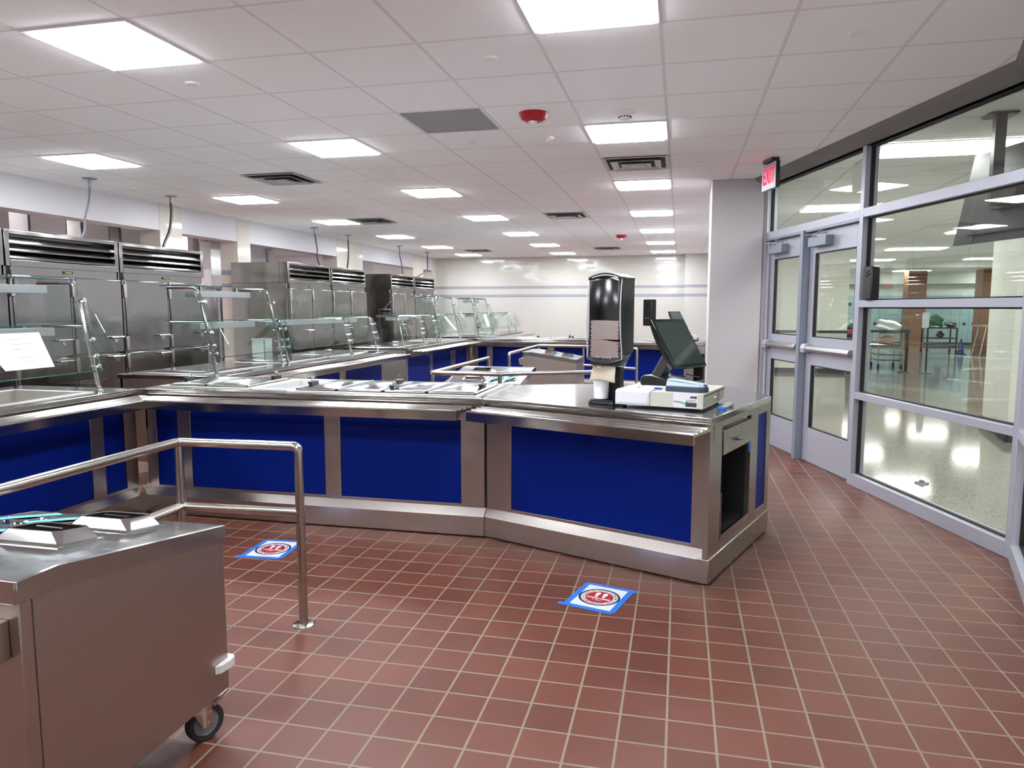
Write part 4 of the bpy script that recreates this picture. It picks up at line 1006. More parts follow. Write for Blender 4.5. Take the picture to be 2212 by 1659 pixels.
def tray_cart(loc, rz, lab, bracket=True):
    t = thing('tray_cart', lab, 'cart', loc, rz, group='steel tray and flatware carts')
    X, Y0, Y1 = 0.375, -0.3815, 0.3815; ZB = 0.165; ZH = 0.828; ZL = 0.730; YB = -0.272
    side = [(Y0, ZB), (Y1, ZB), (Y1, ZL), (YB, ZH), (Y0, ZH)]
    b = MB(); b.solid([(-X, y, z) for y, z in side], (2 * X, 0, 0)); b.build('cabinet', S_SOFT, t, bevel=0.003)
    # top with turned-down edge all round, following the slope
    sl = (ZL - ZH) / (Y1 - YB)
    zt = lambda y: ZH + 0.002 if y < YB else ZH + 0.002 + (y - YB) * sl
    e = 0.006; prof = [(Y0 - e, ZH + .002), (YB, ZH + .002), (Y1 + e, zt(Y1 + e)), (Y1 + e, zt(Y1 + e) - .055), (Y1 + .001, zt(Y1) - .055), (Y1 + .001, zt(Y1) - 0.004), (YB, ZH - .003), (Y0 - .001, ZH - .003), (Y0 - .001, ZH - .055), (Y0 - e, ZH - .055)]
    b = MB(); b.solid([(-X, y, z) for y, z in prof], (2 * X, 0, 0))
    for s_ in (-1, 1):
        xs_ = s_ * X
        q = [(xs_, Y0 - e, ZH + .002), (xs_, YB, ZH + .002), (xs_, Y1 + e, zt(Y1 + e)), (xs_, Y1 + e, zt(Y1 + e) - .055), (xs_, YB, ZH - .053), (xs_, Y0 - e, ZH - .053)]
        b.solid([(x_, y_, z_) for x_, y_, z_ in q], (s_ * e, 0, 0))
    b.build('sloped_top', S_TOP, t, bevel=0.002)
    ang = math.atan(sl); N = Vector((0, -math.sin(ang), math.cos(ang))); T = Vector((0, math.cos(ang), math.sin(ang))); XA = Vector((1, 0, 0))
    def P(x, y, n=0.0): return Vector((x, y, zt(y))) + N * n
    # raised frames of the two flatware boxes
    for yc in (-0.035, 0.215):
        a, c = 0.125, 0.082; cx = 0.105
        rings = [(a, c, 0.0), (a, c, 0.006), (a - .012, c - .010, 0.008), (a - .034, c - .019, 0.038), (a - .037, c - .021, 0.040), (a - .040, c - .023, 0.037), (a - .040, c - .023, 0.030)]
        b = MB(); V = []
        for ra, rc, n in rings:
            cut = min(ra, rc) * 0.3
            pl = [(-ra + cut, -rc), (ra - cut, -rc), (ra, -rc + cut), (ra, rc - cut), (ra - cut, rc), (-ra + cut, rc), (-ra, rc - cut), (-ra, -rc + cut)] if n > 0.01 else [(-ra + .01, -rc), (ra - .01, -rc), (ra, -rc + .01), (ra, rc - .01), (ra - .01, rc), (-ra + .01, rc), (-ra, rc - .01), (-ra, -rc + .01)]
            V.append([b.bm.verts.new(P(cx, yc, 0) + XA * x_ + T * y_ + N * n) for x_, y_ in pl])
        for r0, r1 in zip(V, V[1:]):
            for j in range(8): b._f([r0[j], r0[(j + 1) % 8], r1[(j + 1) % 8], r1[j]])
        h = b.build('flatware_box_frame', CHROME, t)
        b = MB(); b.solid([P(cx, yc, .031) + XA * x_ + T * y_ for x_, y_ in ((-.068, -.0585), (.068, -.0585), (.0845, -.043), (.0845, .043), (.068, .0585), (-.068, .0585), (-.0845, .043), (-.0845, -.043))], N * 0.002)
        b.build('opening_shade', BLACKM, h)  # solid black plate paints the shade inside the flatware box
        b = MB(); b.tube([P(cx - .05, yc + .01, .035), P(cx + .055, yc - .005, .036)], 0.004, 8); b.build('utensil', plain('black utensil', (0.02, .02, .02, 1), 0.25), h)
        for xr in (-0.10, -0.245):
            b = MB(); b.lathe([(0.058, 0.0), (0.060, 0.006), (0.054, 0.010), (0.049, 0.006), (0.048, 0.0)], P(xr, yc), axes(XA, N), 28, cap=False)
            rg = b.build('hole_ring', CHROME, t)
            b = MB(); b.lathe([(0, 0.003), (0.049, 0.003), (0.049, 0.001), (0, 0.001)], P(xr, yc), axes(XA, N), 28); b.build('hole', BLACKM, rg)  # solid black disc paints the shade down the hole
            b = MB(); d1 = (XA * 0.5 + T * 1.0).normalized(); d2 = N.cross(d1).normalized(); c0 = P(xr, yc, .011)
            b.solid([c0 - d1 * .105 - d2 * .022, c0 + d1 * .105 - d2 * .022, c0 + d1 * .105 + d2 * .022, c0 - d1 * .105 + d2 * .022], N * 0.0006)
            b.build('tape_strip', TAPE, t, label='light blue tape over the cylinder hole')
    # seam line, bumper, bracket, casters
    b = MB(); b.box(X, X + .0015, Y0 + .035, Y0 + .037, ZB, ZH - .055); b.build('seam', S_DARK, t)
    b = MB()
    for xx, yy in ((X, Y1),):
        sx = 1 if xx > 0 else -1; z_ = 0.245
        arc = [(xx + sx * .001, yy - .075)] + [(xx + sx * (.018 * math.sin(a)), yy - .055 + .0 - .018 * math.cos(a)) for a in (0.3, 0.8, 1.3)] + [(xx + sx * .024, yy - .02), (xx + sx * .020, yy + .008), (xx + sx * .008, yy + .020), (xx - sx * .02, yy + .022), (xx - sx * .045, yy + .001)]
        b.solid([(x_, y_, z_) for x_, y_ in arc] + [(xx, yy, z_)], (0, 0, 0.030))
    bm_ = b.build('corner_bumper', WHITEP, t, bevel=0.004)
    if bracket:
        b = MB(); b.box(X - .28, X - .03, Y0 - .055, Y0 - .001, 0.64, 0.735); b.build('tray_bracket', S_SOFT, t, bevel=0.002)
        b = MB(); b.solid([(-X - .001, Y0 + .02, .74), (-X - .001, Y0 + .02, .60), (-X - .001, Y0 + .14, .74)], (-.003, 0, 0)); b.build('corner_bracket', STILE, t)
        b = MB(); b.cyl((X - .155, Y0 - .06, .685), (X - .155, Y0 - .09, .685), .04, .036, 20)
        b.build('roller_bumper', plain('grey rubber roller', (0.13, 0.13, 0.14, 1), 0.5), t, bevel=0.004)
    for sx in (-1, 1):
        for sy in (-1, 1): caster(t, sx * (X - .076), sy * (Y1 - .080), R_(64) if sy > 0 else 0.4, sy > 0)
    return t
tray_cart((-1.845, 1.682, 0), 0, 'large stainless tray cart with taped holes in the bottom left corner of the photo', bracket=True)
tray_cart((-1.84, 7.02, 0), math.pi, 'stainless cart with blue taped holes, sloping top towards camera, behind the middle guide rail', bracket=False)
tray_cart((-1.77, 10.33, 0), -math.pi / 2, 'stainless cart with its plain side to the camera beside the farthest guide rail', bracket=True)

# ================================================================== floor markers
def marker(cx, cy, rz, lab):
    t = thing('floor_marker', lab, 'floor marker', (cx, cy, 0.0), rz, group='stand here floor markers')
    W_, H_ = 0.108, 0.14
    MB().box(-W_, W_, -H_, H_, 0.0004, 0.0012).build('paper', WHITE, t)
    for nm, a in (('', (-W_ - .05, W_ + .012, -H_ - .028, -H_ + .004)), ('', (-W_ - .012, W_ + .04, H_ - .004, H_ + .024)), ('', (-W_ - .026, -W_ + .003, -H_ - .01, H_ + .012)), ('', (W_ - .003, W_ + .026, -H_ - .012, H_ + .010))):
        up_ = 0.0006 if a[3] - a[2] > .2 else 0.0
        MB().box(*a, 0.0012 + up_, 0.0017 + up_).build('tape_strip', TAPE2, t)
    def ring(r0, r1, z, mat, nm):
        b = MB(); n = 48
        vo = [b.bm.verts.new((r1 * math.cos(2 * math.pi * k / n), r1 * math.sin(2 * math.pi * k / n), z)) for k in range(n)]
        if r0 <= 0: b._f(vo)
        else:
            vi = [b.bm.verts.new((r0 * math.cos(2 * math.pi * k / n), r0 * math.sin(2 * math.pi * k / n), z)) for k in range(n)]
            for k in range(n): b._f([vo[k], vo[(k + 1) % n], vi[(k + 1) % n], vi[k]])
        b.build(nm, mat, t)
    ring(0.093, 0.105, 0.0016, DECALNAVY, 'outer_ring'); ring(0, 0.071, 0.0016, DECALRED, 'red_disc')
    # ring lettering
    b = MB()
    def arc(txt, r, a0, step, flip):
        for i, ch in enumerate(txt):
            if ch == ' ': continue
            a = a0 - step * i if not flip else a0 + step * i
            rad = Vector((math.cos(a), math.sin(a), 0)); up = rad if not flip else -rad
            M = Matrix((up.cross(Vector((0, 0, 1))), up, Vector((0, 0, 1)))).transposed()
            text_mesh(b, ch, 0.0145, M, rad * r + Vector((0, 0, .0017)), 0.0001, bold=0.0003)
    s1 = 'PRACTICE SOCIAL DISTANCING'; st = 0.118
    arc(s1, 0.082, math.pi / 2 + st * (len(s1) - 1) / 2, st, False)
    s2 = 'EL DISTANCIAMIENTO SOCIAL'; st2 = 0.118
    arc(s2, 0.082, -math.pi / 2 - st2 * (len(s2) - 1) / 2, st2, True)
    b.build('ring_lettering', INK, t)
    b = MB(); I3 = Matrix.Identity(3)
    text_mesh(b, 'STAND HERE', 0.0215, I3, (0, -0.018, .0019), 0.0001, bold=0.0009, sx=0.98)
    text_mesh(b, '6 FEET', 0.017, I3, (0, -0.040, .0019), 0.0001)
    b.build('lettering', WHITE, t)
    b = MB()
    for s_ in (-1, 1):
        n = 20
        for (cy_, ry, rx, k0) in ((0.036, 0.020, 0.0125, 0.0), (0.007, 0.010, 0.0090, 0.0)):
            b._f([b.bm.verts.new((s_ * 0.019 + rx * math.cos(2 * math.pi * k / n) * (1 + .12 * math.sin(2 * math.pi * k / n)), cy_ + ry * math.sin(2 * math.pi * k / n), .0021)) for k in range(n)])
    b.build('footprints', WHITE, t)
    return t
marker(-0.362, 3.512, R_(-15), 'stand here marker with blue tape on the tiles in front of the cashier counter')
marker(-2.365, 3.80, R_(4), 'stand here marker with blue tape on the tiles behind the guide rail post')

# ================================================================== things on the cashier counter
AANG = math.atan2(-0.52, 1.35)
def napkin_dispenser(loc, rz, lab):
    """tall tower: black box body with a domed top, smoky bulged front, napkin stack, open foot"""
    t = thing('napkin_dispenser', lab, 'napkin dispenser', loc, rz, group='tall black napkin dispensers')
    W_, D_, Z0, Z1 = 0.105, 0.15, 0.282, 0.735
    f = lambda x: 0.028 * (1 - (x / W_) ** 2)
    xs_ = [-W_ + 2 * W_ * k / 12 for k in range(13)]
    # shell: sides, back, domed lid
    b = MB()
    b.solid([(-W_, -.02, Z0), (-W_ + .006, -.02, Z0), (-W_ + .006, D_, Z0 + .02), (-W_, D_, Z0 + .02)], (0, 0, Z1 - Z0 - .02))
    b.solid([(W_ - .006, -.02, Z0), (W_, -.02, Z0), (W_, D_, Z0 + .02), (W_ - .006, D_, Z0 + .02)], (0, 0, Z1 - Z0 - .02))
    b.box(-W_, W_, D_ - .006, D_, Z0 + .02, Z1)
    top = [(x, Z1 + f(x) * .9) for x in xs_]
    b.solid([(x, -.035, z) for x, z in top] + [(x, -.035, z - .016) for x, z in reversed(top)], (0, D_ + .04, 0))
    b.build('body', BLACKP, t, bevel=0.003)
    b = MB(); b.solid([(x, 0.02, z + .0005) for x, z in top] + [(x, 0.02, z - .002) for x, z in reversed(top)], (0, D_ - .02, 0)); b.build('lid_plate', WHITEP, t)
    # smoky cover, bowed outwards below
    b = MB()
    def cov(s, r):
        x = -W_ + 2 * W_ * s; z = Z0 - .028 + (Z1 - Z0 + .03) * r
        lo = Z0 - .012 - f(x) * 0.8; hi = Z1 + f(x) * .85 - .012; z = lo + (hi - lo) * r
        return (x * (1 + .05 * (1 - r) ** 2), -0.028 - 0.022 * math.sin(math.pi * min(1, (1 - r) * 1.1)) - .012 * (1 - (x / W_) ** 2), z)
    b.grid(cov, 12, 20); cv_ = b.build('clear_cover', SMOKE, t, solidify=0.002)
    b = MB()
    rim = [cov(0, k / 20) for k in range(21)] + [cov(k / 12, 1) for k in range(1, 13)] + [cov(1, 1 - k / 20) for k in range(1, 21)] + [cov(1 - k / 12, 0) for k in range(1, 12)]
    b.tube(rim + [rim[0]], 0.0028, 6); b.build('cover_rim', plain('clear rim', (0.55, 0.55, 0.6, 1), 0.25), cv_)
    b = MB(); text_mesh(b, 'Tork Xpressnap', 0.016, axes((1, 0, 0), (0, -1, 0)), Vector(cov(0.5, 0.06)) + Vector((0, -.004, 0)), 0.0002); b.build('cover_lettering', WHITEP, cv_)
    # black inner back behind the cover
    MB().box(-W_ + .008, W_ - .008, 0.10, 0.104, Z0 + .02, Z1 - .01).build('inner_panel', BLACKP, t)
    # bottom jaw
    b = MB(); lo = [(x, -0.045 - .012 * (1 - (x / W_) ** 2)) for x in xs_]
    b.solid([(x, y, Z0 - .012 - f(x) * .8) for x, y in lo] + [(W_, 0.06, Z0 - .012), (-W_, 0.06, Z0 - .012)], (0, 0, 0.012))
    b.solid([(-W_ + .02, -.03, Z0 - .055), (W_ - .02, -.03, Z0 - .055), (W_ - .02, .06, Z0 - .055), (-W_ + .02, .06, Z0 - .055)], (0, 0, 0.045)); b.build('jaw', BLACKP, t, bevel=0.004)
    b = MB(); b.solid([(W_ - .035, 0.0, Z0 - .06), (W_ + .004, 0.0, Z0 - .02), (W_ + .004, 0.10, Z0 + .0), (W_ - .035, 0.10, Z0 - .07)], (0.004, 0, .018)); b.build('drip_shield', glass('clear plastic', (.75, .78, .78), rough=.1), t)
    # napkins: two bundles of folded sheets, the upper one settled straight, the lower fanned
    for k, (z0_, z1_, nm) in enumerate(((Z0 + .098, Z0 + .205, 'upper'), (Z0 - .005, Z0 + .093, 'lower'))):
        b = MB(); n = 12
        for i in range(n):
            za = z0_ + (z1_ - z0_) * i / n; zb = z0_ + (z1_ - z0_) * (i + .93) / n; dx = 0.0035 * math.sin(i * 2.3 + k); tl = (0.010 if k else 0.002) * (i / n)
            b.solid([(-.088 + dx, -.028, za + tl), (.086 + dx, -.028, za - tl), (.086 + dx, -.028, zb - tl), (-.088 + dx, -.028, zb + tl)], (0, 0.10, 0))
        b.build('napkin_stack', NAPKIN, t)
    # napkin hanging out of the jaw
    b = MB()
    def nap(s, r): return (-.075 + .145 * s - .012 * (1 - r) * (1 - s) + .008 * (1 - r) * s, -0.012 - .030 * math.sin((1 - r) * 1.2) + .008 * math.sin(s * 5), Z0 - .05 - .095 * (1 - r) + .006 * math.sin(s * 4))
    b.grid(nap, 12, 10); b.build('hanging_napkin', PAPERROLL, t, solidify=0.0015)
    # white column card and black stem with splayed foot
    b = MB(); b.lathe([(0.0, 0.03), (0.042, 0.03), (0.045, 0.10), (0.045, Z0 - .055), (0, Z0 - .055)], (-0.045, 0.03, 0), seg=24); b.build('white_sleeve', plain('white sleeve', (0.72, 0.74, 0.77, 1), 0.5), t)
    b = MB(); b.solid([(-.105, .13, .0), (.055, .13, .0), (.055, .13, .02), (.055, .13, .045), (.055, .13, .09), (.055, .13, Z0), (-.02, .13, Z0), (-.02, .13, .09), (-.045, .13, .045), (-.105, .13, .02)], (0, -.055, 0)); b.build('stem', BLACKP, t, bevel=0.003)
    b = MB(); b.solid([(-.105, -.02, 0), (.055, -.02, 0), (.055, .145, 0), (-.105, .145, 0)], (0, 0, .016)); b.solid([(-.10, .10, .016), (.05, .10, .016), (.05, -.01, .016), (-.10, -.01, .016)], (0, 0, .008)); b.build('foot', BLACKP, t, bevel=0.006)
    return t
napkin_dispenser((-0.411, 4.200, 0.891), R_(-20), 'tall black napkin dispenser with brown napkins on the near cashier counter')
def cash_drawer(loc, rz, lab, near=True):
    t = thing('cash_drawer', lab, 'cash drawer', loc, rz, group='beige cash drawers')
    W_, D_, H_ = 0.50, 0.50, 0.096
    b = MB(); b.box(-W_ / 2, W_ / 2, 0, D_, 0.012, H_); cs = b.build('case', BEIGE, t, bevel=0.003)
    for sx in (-1, 1):
        for yy in (.04, D_ - .04): MB().cyl((sx * (W_ / 2 - .04), yy, 0), (sx * (W_ / 2 - .04), yy, .013), .014).build('foot', RUBBER, t)
    # drawer front on the +x side
    MB().box(W_ / 2 - .004, W_ / 2 + .004, 0.02, D_ - .02, 0.022, 0.080).build('drawer_front', plain('drawer front', srgb(150, 150, 138), 0.45), t, bevel=0.002)
    MB().box(W_ / 2, W_ / 2 + .0045, 0.018, D_ - .018, 0.080, 0.084).build('slot', SEAM, t)
    b = MB(); b.lathe([(0, .012), (.010, .010), (.012, 0)], (W_ / 2 + .003, D_ * .48, 0.055), axes((0, 1, 0), (1, 0, 0)), 16); b.build('lock', CHROME, t)
    MB().box(W_ / 2 + .003, W_ / 2 + .006, D_ * .60, D_ * .72, 0.024, 0.079).build('pull_recess', plain('pull recess', srgb(118, 118, 108), 0.5), t)
    if near:
        # sticker on the long side
        x0 = 0.085; b = MB(); b.box(x0, x0 + .135, -.0012, 0.0, .016, .092); st = b.build('sticker', WHITE, t, bevel=0.0005)
        b = MB(); b.box(x0 + .068, x0 + .131, -.0016, -.001, .022, .046); b.solid([(x0 + .09, -.0016, .071), (x0 + .10, -.0016, .082), (x0 + .115, -.0016, .080), (x0 + .131, -.0016, .084), (x0 + .131, -.0016, .068)], (0, .0006, 0)); b.build('sticker_print', INK, st)
        b = MB(); text_mesh(b, 'smart', 0.036, axes((1, 0, 0), (0, -1, 0)), (x0 + .099, -.0017, .055), 0.0002, sx=0.62, bold=0.0008); b.build('sticker_word', plain('sticker grey', (0.25, 0.27, 0.27, 1), 0.5), st)
        b = MB(); b.tube([(x0 + .004, -.0018, .049), (x0 + .04, -.0018, .047), (x0 + .052, -.0018, .043)], .0022, 6); b.build('sticker_stem', INK, st)
        b = MB(); b.tube([(x0 + .045, -.0018, .046), (x0 + .06, -.0018, .040), (x0 + .072, -.0018, .040), (x0 + .080, -.0018, .048), (x0 + .072, -.0018, .050)], .0030, 6)
        text_mesh(b, 'y', 0.026, axes((1, 0, 0), (0, -1, 0)), (x0 + .075, -.0020, .045), 0.0002, bold=0.0008); b.build('sticker_leaf', plain('sticker green', srgb(20, 130, 95), 0.5), st)
    return t
DANG = R_(-16); DL = Vector((-0.107, 4.074, 0.891))
cash_drawer(tuple(DL), DANG, 'beige cash drawer with a smart sticker on the near cashier counter')
dx_, dy_ = Vector((math.cos(DANG), math.sin(DANG), 0)), Vector((-math.sin(DANG), math.cos(DANG), 0))
def D3(a, c, z): return DL + dx_ * a + dy_ * c + Vector((0, 0, z))
# white sheet lying on the drawer and folded over its edge
def sheet(s, r):
    x = -.245 + .205 * s; q = r * 0.30
    if q < 0.085: return (x - .01 + .004 * (1 - s), -.006 - .006 * math.sin(s * 3), .098 - .088 + q + .003)
    return (x, (q - .085) - .008, .0995 + .002 * math.sin(s * 3.1) * (r - .3))
b = MB(); b.grid(sheet, 10, 16)
tag(b.build('paper_sheet', WHITE, loc=tuple(DL), rot=(0, 0, DANG), solidify=0.0006), 'white paper sheet folded over the front edge of the near cash drawer', 'paper')
t = thing('receipt_book', 'white book of slips lying on the near cash drawer before the screen foot', 'notepad', tuple(D3(-.02, .155, .0965)), DANG + .05)
MB().box(-.115, .085, -.035, .035, 0.0, 0.012).build('pages', WHITE, t, bevel=0.001); MB().box(.06, .0855, -.0355, .0355, -0.0003, 0.0128).build('clip', S_TOP, t)
t = thing('ballpoint_pen', 'blue and clear ballpoint pen on the white sheet of the near cash drawer', 'pen', tuple(D3(-.075, .075, .107)), DANG - .12)
MB().cyl((-.06, 0, 0), (.035, 0, 0), .004, seg=10).build('barrel', plain('pen barrel', (0.65, 0.7, 0.8, 1), 0.2), t)
MB().cyl((.03, 0, 0), (.075, 0, 0), .0052, seg=10).build('cap', plain('pen blue', srgb(30, 60, 190), 0.35), t)
MB().cyl((-.075, 0, 0), (-.058, 0, 0), .001, .004, 10).build('tip', plain('pen blue', srgb(30, 60, 190), 0.35), t)
# cheque reader
t = thing('card_reader', 'pale blue and navy rounded reader box on the near cash drawer', 'card reader', tuple(D3(.135, .105, .0965)), DANG - 0.02)
b = MB(); out = [(-.11, -.055), (.08, -.055), (.105, -.035), (.118, .0), (.105, .045), (-.11, .055)]
b.solid([(x, y, 0.0) for x, y in out], (0, 0, .026)); b.build('base', plain('reader navy', srgb(48, 62, 82), 0.5), t, bevel=0.003)
b = MB()
lo = [b.bm.verts.new((x, y, .027)) for x, y in out]; hi_ = [b.bm.verts.new((x * .93 - .003, y * .75, h_)) for (x, y), h_ in zip(out, (.070, .056, .046, .042, .046, .070))]
b._f(lo[::-1]); b._f(hi_)
for i in range(6): b._f([lo[i], lo[(i + 1) % 6], hi_[(i + 1) % 6], hi_[i]])
b.build('cover', plain('reader pale blue', srgb(165, 185, 198), 0.4), t, bevel=0.006)
b = MB(); b.tube([(-.10, -.044, .062), (-.03, -.047, .060), (.06, -.046, .048), (.098, -.03, .040)], .0035, 8); b.build('cover_rib', plain('reader pale rib', srgb(182, 200, 210), 0.4), t)
b = MB(); b.box(.085, .114, -.030, -.02, .028, .045); b.build('card_slot', plain('reader navy', srgb(48, 62, 82), 0.5), t)
# touch screen terminal
def pos_terminal(loc, rz, lab, full=True):
    """foot, slanted neck, thick-backed tilted screen, rear display on a mast"""
    t = thing('pos_terminal', lab, 'register screen', loc, rz, group='black cash register screens')
    # local frame: screen faces +x, leaning back; width runs along y
    b = MB(); pf = [(-.13, 0), (.12, 0), (.12, .018), (.07, .042), (-.05, .062), (-.11, .06), (-.13, .045)]
    b.solid([(x, -.10, z) for x, z in pf], (0, .20, 0)); b.build('foot', BLACKP, t, bevel=0.008)
    b = MB(); b.solid([(-.10, -.04, .05), (-.02, -.04, .05), (.055, -.04, .20), (.02, -.04, .24)], (0, .08, 0)); b.build('neck', S_DARK, t, bevel=0.006)
    tau = R_(32); n = Vector((math.cos(tau), 0, math.sin(tau))); up = Vector((-math.sin(tau), 0, math.cos(tau))); yv = Vector((0, 1, 0)); c = Vector((.065, 0, .252))
    Pq = lambda a, u_, d: c + yv * a + up * u_ + n * d
    HW, HH = 0.170, 0.165
    b = MB(); b.solid([Pq(a, u_, 0.0) for a, u_ in ((-HW, -HH), (HW, -HH), (HW, HH), (-HW, HH))], n * 0.014); sc_ = b.build('screen_bezel', plain('bezel', (0.008, 0.013, 0.011, 1), 0.12), t, bevel=0.004)
    b = MB(); b.solid([Pq(a, u_, 0.0142) for a, u_ in ((-HW + .022, -HH + .022), (HW - .022, -HH + .022), (HW - .022, HH - .022), (-HW + .022, HH - .022))], n * 0.001); b.build('screen', plain('switched off screen', (0.035, 0.05, 0.045, 1), 0.03), sc_)
    b = MB()   # bulging back
    def back(s, r): 
        u_ = -HH + 2 * HH * r; a = -HW * .97 + 2 * HW * .97 * s
        return Pq(a, u_, -0.004 - 0.045 * math.sin(math.pi * r) ** .8 * (1 if 0.001 < s < .999 else 1) * (0.55 + .45 * math.sin(math.pi * s)))
    b.grid(back, 10, 12)
    for s_ in (0, 1):
        ring = [back(s_, k / 12) for k in range(13)]
        vs = [b.bm.verts.new(q) for q in ring]; b._f(vs)
    b.build('back_shell', BLACKP, t)
    b = MB()   # rear customer display
    if full: b.solid([Pq(-HW + .03, HH - .02, -.03) + Vector((-.03, -.03, 0)), Pq(-HW + .03, HH - .02, -.03) + Vector((.03, -.03, 0)), Pq(-HW + .03, HH - .02, -.03) + Vector((.03, .02, 0)), Pq(-HW + .03, HH - .02, -.03) + Vector((-.03, .02, 0))], (0, 0, .155))
    rd = b.build('rear_display', BLACKP, t, bevel=0.005) if full else None
    if full:
        q = Pq(-HW + .03, HH - .02, -.03); b = MB()
        for k in (-.008, .008): b.lathe([(0, .002), (.0025, .001), (.003, 0)], (q.x + k, q.y - .03, q.z + .045), axes((1, 0, 0), (0, -1, 0)), 8)
        b.build('display_led', WHITEP, rd)
    b = MB(); b.tube([(-.02, .02, .10), (.03, .03, .06), (.09, .05, .055), (.12, .02, .075), (.15, .05, .06), (.20, .04, .058)], .0035, 8); b.tube([(0, -.02, .12), (.06, -.05, .07), (.13, -.02, .065), (.10, .06, .06)], .0035, 8); b.build('cable', BLACKP, t)
    return t
pos_terminal(tuple(D3(-.055, .35, .0965)), R_(-33), 'black tilted touch screen register on the near cash drawer')
# bits lying beside the drawer
t = thing('door_wedge', 'grey wedge with a blue tag under the drawer edge on the near cashier counter', 'wedge', (0.255, 4.20, 0.891), R_(66))
MB().solid([(-.05, -.02, 0), (.10, -.02, 0), (.10, -.02, .022)], (0, .04, 0)).build('wedge_body', plain('grey rubber wedge', (0.22, 0.22, 0.20, 1), 0.6), t, bevel=0.001)
MB().box(-.075, -.045, -.03, .01, 0, .012).build('blue_tag', TAPE2, t)
# key and tag hanging in the cabinet drawer lock
t = thing('key_tag', 'blue key tag hanging from the drawer of the near cashier counter', 'key', (0.372, 4.214, 0.70))
M = axes((0.362, 0.932, 0), (0.932, -0.362, 0))
b = MB(); b.obox((0.03, 0.0, -.03), (.030, .052, .004), M @ Matrix(((1, 0, 0), (0, 1, 0), (0, 0, 1)))); b.build('tag_plate', TAPE2, t, bevel=0.001)
b = MB(); b.tube([Vector((0.03, 0, -.004)) + M @ Vector((.010 * math.cos(a), .010 * math.sin(a), 0)) for a in [k * math.pi / 6 for k in range(13)]], .0015, 6); b.build('key_ring', CHROME, t)
# the far cashier counter's register and its drawer
DF = Vector((-0.107, 4.074 + 8.33, 0.891))
cash_drawer(tuple(DF), DANG, 'beige cash drawer on the far cashier counter', near=False)
pos_terminal((DF.x + .02, DF.y + .30, DF.z + .0965), R_(-33), 'small dark register screen far off on the far cashier counter', full=False)
t = thing('card_reader', 'small card reader at the right end of the far cashier counter', 'card reader', (0.27, 12.62, 0.891), DANG)
MB().box(-.04, .04, -.05, .05, 0, .05).build('base', BLACKP, t, bevel=.004); MB().box(-.035, .035, -.055, -.045, .02, .10).build('cover', WHITEP, t, bevel=.003)
b = MB(); b.tube([(0, 0, 0.004), (.11, .01, 0.02), (.20, 0, .035)], .008, 8)
tag(b.build('scoop_handle', STILE, loc=(-1.56, 13.1, .94)), 'long metal handle lying on the far crossing counter', 'utensil')

# ================================================================== beyond the glass
t = thing('soap_dispenser', 'black rounded dispenser fixed on the glass above the middle rail', 'dispenser', (sfx(6.17), 6.17, 1.512))
M = axes((-0.281, 0.960, 0), (0, 0, 1)).copy(); ang_ = math.atan2(-0.960, 0.281)
def SL(u_, v_, z_): return Vector((0.281 * u_ + 0.960 * v_, -0.960 * u_ + 0.281 * v_, z_))
b = MB(); out = [(-.06, 0), (.06, 0), (.066, .02), (.066, .24), (.055, .262), (-.055, .262), (-.066, .24), (-.066, .02)]
b.solid([SL(u_, -.075, z_) for u_, z_ in out], SL(0, .072, 0)); b.build('case', BLACKP, t, bevel=0.012)
b = MB(); 
for zz in (.20, .225): b.tube([SL(-.045, -.076, zz), SL(0, -.079, zz - .018), SL(.045, -.076, zz + .005)], .003, 6)
b.build('gloss_lip', BLACKP, t)
# hall monitor hung from the ceiling, back towards the serving room
t = thing('television', 'large dark television on a ceiling pole beyond the glass wall at right', 'television', (2.15, 5.85, CEIL))
ud_ = Vector((0.281, -0.960, 0)); vd_ = Vector((0.960, 0.281, 0))
def TV(a, v_, z_): return ud_ * a + vd_ * (v_ + 0.17 + (z_ + .53) * 0.2) + Vector((0, 0, z_))
b = MB(); b.solid([TV(a, 0, z_) for a, z_ in ((-.58, -.86), (.62, -.86), (.62, -.16), (-.58, -.16))], vd_ * 0.03); pnl = b.build('screen_back', plain('tv back', (0.014, 0.017, 0.02, 1), 0.4), t, bevel=0.008)
b = MB(); b.solid([TV(a, 0, z_) for a, z_ in ((-.40, -.80), (.44, -.80), (.44, -.38), (-.40, -.38))], vd_ * -0.035); b.build('back_cover', plain('tv back', (0.014, 0.017, 0.02, 1), 0.4), pnl, bevel=0.01)
b = MB()
for a, z_ in ((-.25, -.45), (.05, -.42), (.25, -.45)): b.lathe([(0, .004), (.010, .003), (.011, 0)], TV(a, -.036, z_), axes(ud_, -vd_), 10)
b.build('screw', CHROME, pnl)
b = MB(); b.box(-.035, .035, -.035, .035, -.62, 0.0); b.box(-.09, .09, -.09, .09, -.012, 0); b.build('ceiling_pole', BLACKP, t, bevel=.004)
b = MB(); b.solid([TV(-.12, -.03, -.42), TV(.12, -.03, -.42), TV(.12, -.03, -.64), TV(-.12, -.03, -.64)], vd_ * -.08); b.build('mount', BLACKP, t)
t = thing('door_stop', 'small metal floor stop on the pale hall floor inside the big window', 'door stop', (1.99, 6.49, 0))
MB().lathe([(0, .012), (.05, .010), (.055, 0)]).build('base', S_DARK, t); MB().lathe([(0, .032), (.018, .028), (.02, .01)], (0, 0, 0)).build('knob', CHROME, t)
def stanchion(x, y, lab, cy=0.95, r=0.035, cone=False):
    t = thing('queue_stanchion', lab, 'barrier post', (x, y, 0), group='black belt posts in the hall')
    MB().lathe([(0, .035), (.05, .033), (.17, .012), (.18, 0)]).build('base', BLACKP, t)
    MB().cyl((0, 0, .03), (0, 0, cy), r).build('pole', BLACKP, t)
    return t
